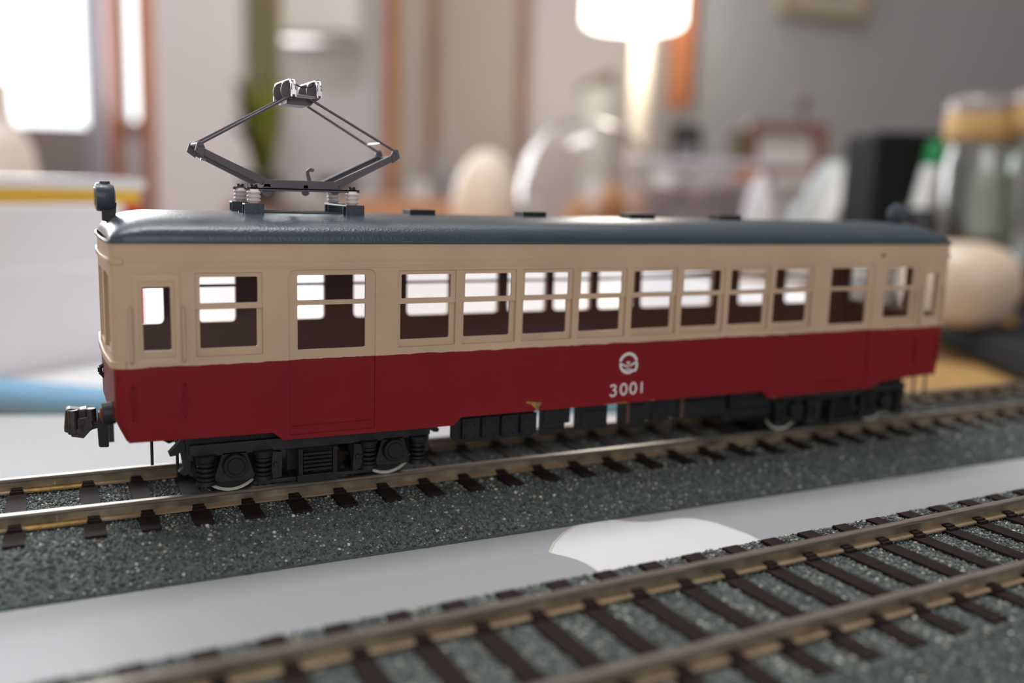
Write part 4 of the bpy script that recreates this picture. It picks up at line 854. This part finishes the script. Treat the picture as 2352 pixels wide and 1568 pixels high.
# clear plastic dome with bread inside
m_clear = clear('clear_plastic', (.95, .93, .94), .09, .05)
dd_ = 920.; dz = topz(1340, 278, dd_)-TZ; drr = wmm(158, dd_); c0 = place(1342, dd_)
dm = thing('cake_dome', c0, 'clear plastic domed cover with orange-brown rolls inside, behind the tram roof', 'food dome', 0)
pr = [(drr, 4), (drr*1.02, dz*.3), (drr*.98, dz*.55), (drr*.86, dz*.78), (drr*.62, dz*.93), (drr*.3, dz*.99), (1, dz)]
mb = MB(); n = 40; vs = [(r*math.cos(t), r*math.sin(t), z) for r, z in pr for t in np.linspace(0, 2*math.pi, n, False)]
mb.add(vs, [(j*n+i, j*n+(i+1) % n, (j+1)*n+(i+1) % n, (j+1)*n+i) for j in range(len(pr)-1) for i in range(n)]); o = part('cover', mb, m_clear, dm, (0, 0, 0), 0, 80)
mb = MB(); mb.lathe([(drr*1.08, 0), (drr*1.12, 3), (drr*1.08, 4)], (0, 0, 0), 'z', 40); part('base_plate', mb, mat('pale_plate', (.6, .55, .53), .4), dm, (0, 0, 0))
m_bread = mat('golden_crust', (.55, .25, .08), .6, noise=.35, nscale=30)
for i, (px, d, rx, ry, rz, lab) in enumerate(((1345, 900, 24, 18, 17, 'golden brown bread roll inside the clear dome, left one'), (1405, 925, 16, 18, 21, 'golden brown bread roll inside the clear dome, upright right-hand one'))):
    p = place(px, d, TZ+4.3); zz = (topz(px, 452 if i == 0 else 422, d)-TZ-4)/2
    single('bread_roll', MB().sphere((0, 0, zz), (rx, ry, zz), 20, 12), m_bread, lab, 'bread', p, 0, 0, 80, 'rolls under the clear dome')

# clear angular plastic box with tissue
bd2 = 800.; bz2 = topz(1600, 372, bd2)-TZ; hwb = wmm(150, bd2); c0 = place(1600, bd2)
pbx = thing('clear_plastic_box', c0, 'clear plastic box with slanting sides and mauve contents, right of the dome', 'box', RZR+.12)
mb = MB(); vs = [(-hwb*.8, -28, 0), (hwb*.8, -28, 0), (hwb*.8, 28, 0), (-hwb*.8, 28, 0), (-hwb, -34, bz2), (hwb, -34, bz2), (hwb, 34, bz2), (-hwb, 34, bz2)]
mb.add(vs, [(0, 1, 5, 4), (1, 2, 6, 5), (2, 3, 7, 6), (3, 0, 4, 7), (0, 3, 2, 1)]); o = part('shell', mb, m_clear, pbx, (0, 0, 0))
mb = MB(); mb.tube([(-hwb, -34, bz2), (hwb, -34, bz2), (hwb, 34, bz2), (-hwb, 34, bz2), (-hwb, -34, bz2)], 1.6, 8); part('rim', mb, mat('pale_lilac_plastic', (.62, .58, .66), .25), pbx, (0, 0, 0), 0, 50)
mb = MB(); mb.prism([(-hwb*.72, 2), (hwb*.55, 2), (hwb*.72, bz2*.86), (-hwb*.2, bz2*.78), (-hwb*.78, bz2*.8)], XZ, -20, 18); part('mauve_contents', mb, mat('mauve_cloth', (.25, .19, .20), .8), pbx, (0, 0, 0), 4)
# crumpled white tissue
def crumple(name, px, py, d, wpx, m, label, cat, seed, h=None, flat=.5, z=TZ):
    r_ = random.Random(seed); top = topz(px, py, d)-z; w_ = wmm(wpx, d)/2; mb = MB().sphere((0, 0, top/2), (w_, w_*flat, top/2), 14, 9)
    mb.v = [(x*(1+r_.uniform(-.16, .16)), y*(1+r_.uniform(-.2, .2)), max(0, zz*(1+r_.uniform(-.08, .03)))) for x, y, zz in mb.v]
    return single(name, mb, m, label, cat, place(px, d, z), RZR, 0, 0)
crumple('paper_tissue', 1745, 398, 760, 70, mat('bright_tissue', (.88, .87, .90), .8), 'crumpled white tissue standing right of the clear box', 'tissue', 5)
crumple('orange_packet', 1722, 366, 1000, 120, mat('orange_wrap', (.55, .24, .12), .5), 'orange-brown packet behind the white tissue', 'packet', 8)

# leaning papers
m_paper = mat('paper', (.50, .50, .46), .8); m_paper2 = mat('bluish_paper', (.42, .47, .48), .8)
for i, (dx, mm, lab) in enumerate(((-42, m_paper2, 'pale blue-grey sheet leaning at the back of the papers, left of the black speaker'), (-6, m_paper, 'cream sheet leaning in the middle of the papers, left of the black speaker'), (30, mat('white_paper', (.62, .62, .61), .7), 'bright white sheet leaning nearest the black speaker'))):
    d = 800-i*36; p0 = place(1795+dx*1.2, d); p1 = room(lat(1940+dx*.8, 368, d)[0], d, topz(1940, 372, d)); p1b = p1-[0, 0, 12]
    v = p1-p0; L_ = np.linalg.norm(v); u_ = v/L_; n_ = np.cross(u_, FH); mb = MB()
    mb.obox(v/2, v/2, FH*17, n_*.4); o = link('paper_sheet', mesh('paper_sheet', mb), mm); o.location = Vector([float(q) for q in p0])*MM; o['label'] = lab; o['category'] = 'paper'; o['group'] = 'sheets leaning together'

# framed clock-like box and small things further back
SH = 1500.; szh = topz(1790, 405, SH)
sh = thing('side_shelf', room(lat(1700, 400, SH)[0], SH+10, FLOOR), 'waist-high white side shelf in front of the grey wall', 'shelf', RZR); hw_ = wmm(340, SH)/2
mb = MB(); mb.box(-hw_, hw_, -90, 90, szh-FLOOR-18, szh-FLOOR); part('shelf_board', mb, mat('white_shelf', (.70, .68, .68), .5), sh, (0, 0, 0), 2)
for i in (-1, 1): mb = MB(); mb.box(i*(hw_-9)-9, i*(hw_-9)+9, -85, 85, 0, szh-FLOOR-18); part('side_panel', mb, mat('white_panel_%d' % (i+1), (.70, .68, .68), .5), sh, (0, 0, 0), 2)
w2 = wmm(180, SH)/2; h2 = topz(1790, 282, SH)-szh
cf = thing('red_brown_frame', place(1795, SH, szh), 'red-brown framed picture with a pale face standing on the side shelf', 'picture frame', RZR)
mb = plate(rrect(-w2, w2, 0, h2, 10), [rrect(-w2+18, w2-18, 14, h2-16, 6)], XZ, -12, 12); part('frame', mb, mat('red_brown_lacquer', (.20, .065, .035), .35), cf, (0, 0, 0), 1)
mb = MB(); mb.box(-w2+17, w2-17, -2, 4, 13, h2-15); part('pale_face', mb, mat('pale_print', (.66, .62, .60), .5), cf, (0, 0, 0))
p = place(1826, SH, szh+h2); single('small_ornament', MB().lathe([(7, 0), (9, 3), (4, 12), (5, 20), (11, 30), (12, 38), (7, 47), (2, 50)], (0, 0, 0), 'z', 16), mat('brown_glass_ornament', (.20, .16, .15), .4), 'small brown ornament on top of the red-brown frame', 'ornament', p, 0, 0, 60)
h3 = topz(1716, 300, SH)-szh; w3 = wmm(38, SH)/2
mb = MB(); mb.box(-w3, w3, -20, 20, 0, h3); single('olive_book', mb, mat('olive_cover', (.13, .10, .05), .7), 'dark olive book standing left of the red-brown frame', 'book', place(1690, SH, szh), RZR, 1)
mb = MB(); w3 = wmm(66, SH)/2; h3 = topz(1570, 288, SH)-szh; tp = thing('black_photo_stand', place(1570, SH, szh), 'small black upright photo stand near the wooden post', 'photo stand', RZR)
mb.box(-w3, w3, -8, 8, 0, h3); part('frame', mb, m_black, tp, (0, 0, 0), 1); mb = MB(); mb.box(-w3+8, w3-8, -9, -8, 12, h3*.6); part('photo', mb, mat('grey_photo', (.22, .20, .21), .4), tp, (0, 0, 0))

# black speaker
sd = 640.; sw = wmm(200, sd)/2; sh_ = topz(2065, 303, sd)-TZ
spk = thing('black_speaker', place(2066, sd+20), 'black box speaker standing right of the leaning papers', 'speaker', RZR)
mb = MB(); mb.box(-sw, sw, -30, 34, 0, sh_); part('cabinet', mb, mat('matt_black_case', (.008, .008, .009), .75, spec=.2), spk, (0, 0, 0), 5)
mb = MB(); mb.box(-sw+9, sw-5, -32, -30, 12, sh_-9); part('grille', mb, mat('black_grille', (.004, .004, .004), .9), spk, (0, 0, 0), 1)
# black can and tin in front of it
p = place(2112, 545); hc = topz(2112, 478, 545)-TZ
single('black_canister', MB().lathe([(10.5, 0), (11, 2), (11, hc-3), (10, hc)], (0, 0, 0), 'z', 24), mat('black_satin', (.015, .015, .018), .3), 'small black canister behind the right end of the roof', 'canister', p, 0, 0, 40)
# triangular green and white bag
gd = 612.; p0 = place(2100, gd); gz = topz(2160, 325, gd)-TZ; gw = wmm(120, gd)/2
gb_ = thing('green_white_bag', p0, 'white bag with a green top and green print, between the speaker and the jar', 'bag', RZR)
tri = [(-gw, 0), (gw*1.1, 0), (gw*1.1, gz), (gw*.55, gz)]; 
def tri_at(z0, z1): 
    xl = lambda z: -gw*.62+(gw*1.17)*z/gz
    return [(xl(z0), z0), (gw*1.1, z0), (gw*1.1, z1), (xl(z1), z1)]
mb = MB(); mb.prism(tri_at(0, gz*.87), XZ, -9, 9); part('bag_body', mb, mat('white_bag', (.80, .80, .78), .5), gb_, (0, 0, 0), 2)
mb = MB(); mb.prism(tri_at(gz*.865, gz), XZ, -9.2, 9.2); part('green_top', mb, mat('green_bag', (.01, .25, .07), .4), gb_, (0, 0, 0), 1)
mb = MB(); mb.prism([(-2, gz*.40), (9, gz*.42), (10, gz*.48), (2, gz*.5)], XZ, -9.4, -8.8); part('green_print', mb, mat('green_print_ink', (.02, .35, .15), .5), gb_, (0, 0, 0))

mb = MB(); mb.prism(rrect(-24, 24, -11, 11, 3), XY, 0, 31); p = place(2040, 588); single('pale_packet', mb, mat('pale_green_carton', (.74, .77, .73), .6), 'small pale green-white carton in front of the black speaker, seen through the tram windows', 'carton', p, RZR, 1.5)
# glass jars with wooden lids
m_glass = clear('jar_glass', (.93, .95, .93), .10, .08); m_cork = mat('pale_wood_lid', (.55, .34, .13), .6, noise=.15, nscale=40); m_dry = mat('dark_spice', (.10, .06, .055), .9, noise=.5, nscale=200)
m_herb = mat('green_label', (.35, .42, .33), .7, noise=.3, nscale=60)
def jar(px, d, wpx, pytop, label, lidpx=(70, 120), content=.25, mi=m_dry):
    p = place(px, d); r = wmm(wpx, d)/2; zt_ = topz(px, pytop, d)-TZ; hl_ = wmm(95, d); j = thing('spice_jar', p, label, 'jar', 0, 'glass jars with wooden lids at the right edge')
    zb_ = zt_-hl_; pr = [(r*.92, 0), (r, 3), (r, zb_*.86), (r*.86, zb_*.95), (r*.86, zb_)]
    n = 32; mb = MB(); vs = [(q*math.cos(t), q*math.sin(t), z) for q, z in pr for t in np.linspace(0, 2*math.pi, n, False)]
    mb.add(vs, [(k*n+i, k*n+(i+1) % n, (k+1)*n+(i+1) % n, (k+1)*n+i) for k in range(len(pr)-1) for i in range(n)]+[tuple(range(n))[::-1]]); o = part('glass_body', mb, m_glass, j, (0, 0, 0), 0, 60)
    so = o.modifiers.new('wall', 'SOLIDIFY'); so.thickness = .001
    mb = MB(); mb.lathe([(r*.98, zb_), (r*1.02, zb_+2), (r*1.02, zb_+hl_*.55), (r*.98, zb_+hl_*.6)], (0, 0, 0), 'z', 32); part('wooden_lid', mb, m_cork, j, (0, 0, 0), 0, 40)
    mb = MB(); mb.lathe([(r*.98, zb_+hl_*.6), (r*1.0, zb_+hl_*.8), (r*.85, zb_+hl_*.97), (r*.3, zb_+hl_)], (0, 0, 0), 'z', 32); part('glass_knob', mb, mat('smoky_glass_top', (.33, .27, .25), .08), j, (0, 0, 0), 0, 60)
    mb = MB(); mb.lathe([(r*.86, 1.5), (r*.93, 4), (r*.93, zb_*content)], (0, 0, 0), 'z', 28); part('contents', mb, mi, j, (0, 0, 0), 0, 40)
    mb = MB(); nn = 14; vs = [((r+.4)*math.cos(t), (r+.4)*math.sin(t), z) for z in (zb_*.50, zb_*.84) for t in np.linspace(-2.5, -.9, nn)]; mb.add(vs, [(i, i+1, nn+i+1, nn+i) for i in range(nn-1)]); part('paper_label', mb, m_herb, j, (0, 0, 0), 0, 60)
    return j
jar(2236, 560, 146, 222, 'glass jar with a pale wooden lid beside the green and white bag', content=.55)
jar(2392, 540, 160, 205, 'glass jar with a pale wooden lid, cut off by the right edge of the picture', content=.35)
# black tablet-like slab resting on a block, yellow sticker
e0 = onz(2170, 792, -17); e1 = onz(2352, 872, -17); sdv = e1-e0; sdv[2] = 0; sdv /= np.linalg.norm(sdv); sn = np.array([sdv[1], -sdv[0], 0]); sn = sn if sn[0] > 0 else -sn
scn = e0+sdv*32+sn*47; rs = math.atan2(sdv[1], sdv[0])
sl_ = thing('black_tablet', (scn[0], scn[1], TZ), 'black slab-like device with a yellow sticker lying on the wood at the right', 'tablet', rs)
sg = 1 if (sn @ np.array([-math.sin(rs), math.cos(rs), 0])) > 0 else -1
mb = MB(); mb.prism(rrect(-82, 82, -47, 47, 5), XY, 3, 15.5); part('casing', mb, mat('tablet_black', (.008, .009, .013), .6, spec=.2), sl_, (0, 0, 0), 1)
mb = MB(); mb.prism(rrect(-77, 77, -42, 42, 4), XY, 15.3, 15.8); part('screen', mb, mat('tablet_screen', (.02, .02, .022), .7, spec=.15), sl_, (0, 0, 0))
for i in (-1, 1):
    for j in (-1, 1): mb = MB(); mb.cyl((i*70, j*36, 0), (i*70, j*36, 3.2), 6, n=14); part('rubber_foot', mb, m_black, sl_, (0, 0, 0))
yp = onz(2285, 738, TZ+15.8)-scn; yl = np.array([yp[0]*math.cos(-rs)-yp[1]*math.sin(-rs), yp[0]*math.sin(-rs)+yp[1]*math.cos(-rs)])
yl = np.clip(yl, [-70, -36], [70, 36]); mb = MB(); mb.box(yl[0]-9, yl[0]+9, yl[1]-6, yl[1]+6, 15.7, 18.5); part('yellow_sticker', mb, mat('amber_yellow', (.75, .36, .03), .5), sl_, (0, 0, 0), .4)
# round beige pot beside the jars
rp = place(2228, 452, TZ+15.9); rr2 = wmm(132, 452); zt2 = topz(2228, 556, 452)-TZ-15.9
single('round_beige_pot', MB().lathe([(rr2*.6, 0), (rr2*.85, zt2*.12), (rr2*1.0, zt2*.45), (rr2*.96, zt2*.7), (rr2*.75, zt2*.9), (rr2*.4, zt2*.99), (rr2*.1, zt2)], (0, 0, 0), 'z', 40), mat('beige_glaze', (.70, .56, .42), .4), 'round beige pot on the black slab, beyond the right end of the tram', 'pot', rp, 0, 0, 60)

# floor lamp
ld = 2420.; la = place(1437, ld, FLOOR); r_s = wmm(108, ld); zb_ = topz(1437, 52, ld); 
fl_ = thing('floor_lamp', la, 'lit floor lamp with a round white shade on a pale column', 'floor lamp', 0)
mb = MB(); mb.lathe([(150, 0), (150, 18), (40, 26)], (0, 0, 0), 'z', 36); part('base', mb, mat('lamp_white', (.85, .82, .76), .5), fl_, (0, 0, 0), 0, 40)
mb = MB(); mb.cyl((wmm(25, ld)*RH[0], wmm(25, ld)*RH[1], 20), (wmm(25, ld)*RH[0], wmm(25, ld)*RH[1], zb_-FLOOR+30), wmm(24, ld), n=28); part('pole', mb, mat('lamp_column', (.80, .72, .62), .5), fl_, (0, 0, 0), 0, 40)
mb = MB(); mb.lathe([(r_s*.9, zb_-FLOOR-8), (r_s, zb_-FLOOR), (r_s, zb_-FLOOR+260), (r_s*.8, zb_-FLOOR+264)], (0, 0, 0), 'z', 48); part('shade', mb, mat('glowing_shade', (.95, .93, .9), .6, emit=((1, .95, .86), 5.)), fl_, (0, 0, 0), 0, 50)
pt = bpy.data.lights.new('lamp_bulb', 'POINT'); pt.energy = 3.0; pt.color = (1, .86, .66); pt.shadow_soft_size = .08; po = bpy.data.objects.new('lamp_bulb', pt); C.objects.link(po); q = room(lat(1437, 60, 2300)[0], 2300, zb_-60); po.location = Vector(q)*MM
# whitish door leaf with a dark top edge in the niche
a0, a1 = lat(1335, 250, 2960)[0], lat(1402, 250, 2960)[0]; z1 = topz(1368, 175, 2960); c = room((a0+a1)/2, 2965, FLOOR)
np_ = thing('pale_cupboard', c, 'pale greenish-white cupboard with a dark top edge left of the lamp column', 'cupboard', RZR); hw_ = (a1-a0)/2
mb = MB(); mb.box(-hw_, hw_, -16, 14, 0, z1-FLOOR-30); part('body', mb, mat('pale_green_white', (.66, .67, .60), .6), np_, (0, 0, 0), 2)
mb = MB(); mb.obox((0, 0, z1-FLOOR-12), (hw_*1.15, 0, 22), (0, 18, 0), (0, 0, 12)); part('top_edge', mb, mat('dark_olive_edge', (.22, .18, .12), .6), np_, (0, 0, 0), 2)

# picture frame on the grey wall
def on_wall(px, py):
    v = ray(px, py); n_ = nw; t = ((A-CAM) @ n_)/(v @ n_); return CAM+t*v
q0, q1 = on_wall(1772, 30), on_wall(1972, 60); hwf = np.linalg.norm((q1-q0)[:2])/2; ctr = (q0+q1)/2; zlow = (q0[2]+q1[2])/2
tw = -nw if (nw @ (CAM-A)) < 0 else nw; rw = math.atan2(dirw[1], dirw[0])
pf = thing('wall_picture', (ctr[0]+tw[0]*32, ctr[1]+tw[1]*32, zlow), 'picture in a pale wooden frame hanging on the grey wall', 'picture', rw)
m_fr = mat('pale_gold_frame', (.38, .31, .20), .5)
mb = plate([(-hwf, 0), (hwf, 0), (hwf, 330), (-hwf, 330)], [[(-hwf+30, 30), (hwf-30, 30), (hwf-30, 300), (-hwf+30, 300)]], XZ, -10, 10); part('frame', mb, m_fr, pf, (0, 0, 0), 2)
mb = plate([(-hwf+28, 28), (hwf-28, 28), (hwf-28, 302), (-hwf+28, 302)], [[(-hwf+62, 62), (hwf-62, 62), (hwf-62, 268), (-hwf+62, 268)]], XZ, -2, 3); part('mount', mb, mat('cream_mount', (.50, .45, .38), .8), pf, (0, 0, 0))
mb = MB(); mb.box(-hwf+60, hwf-60, 1, 5, 60, 270); part('print', mb, mat('dark_print', (.12, .10, .09), .6), pf, (0, 0, 0))
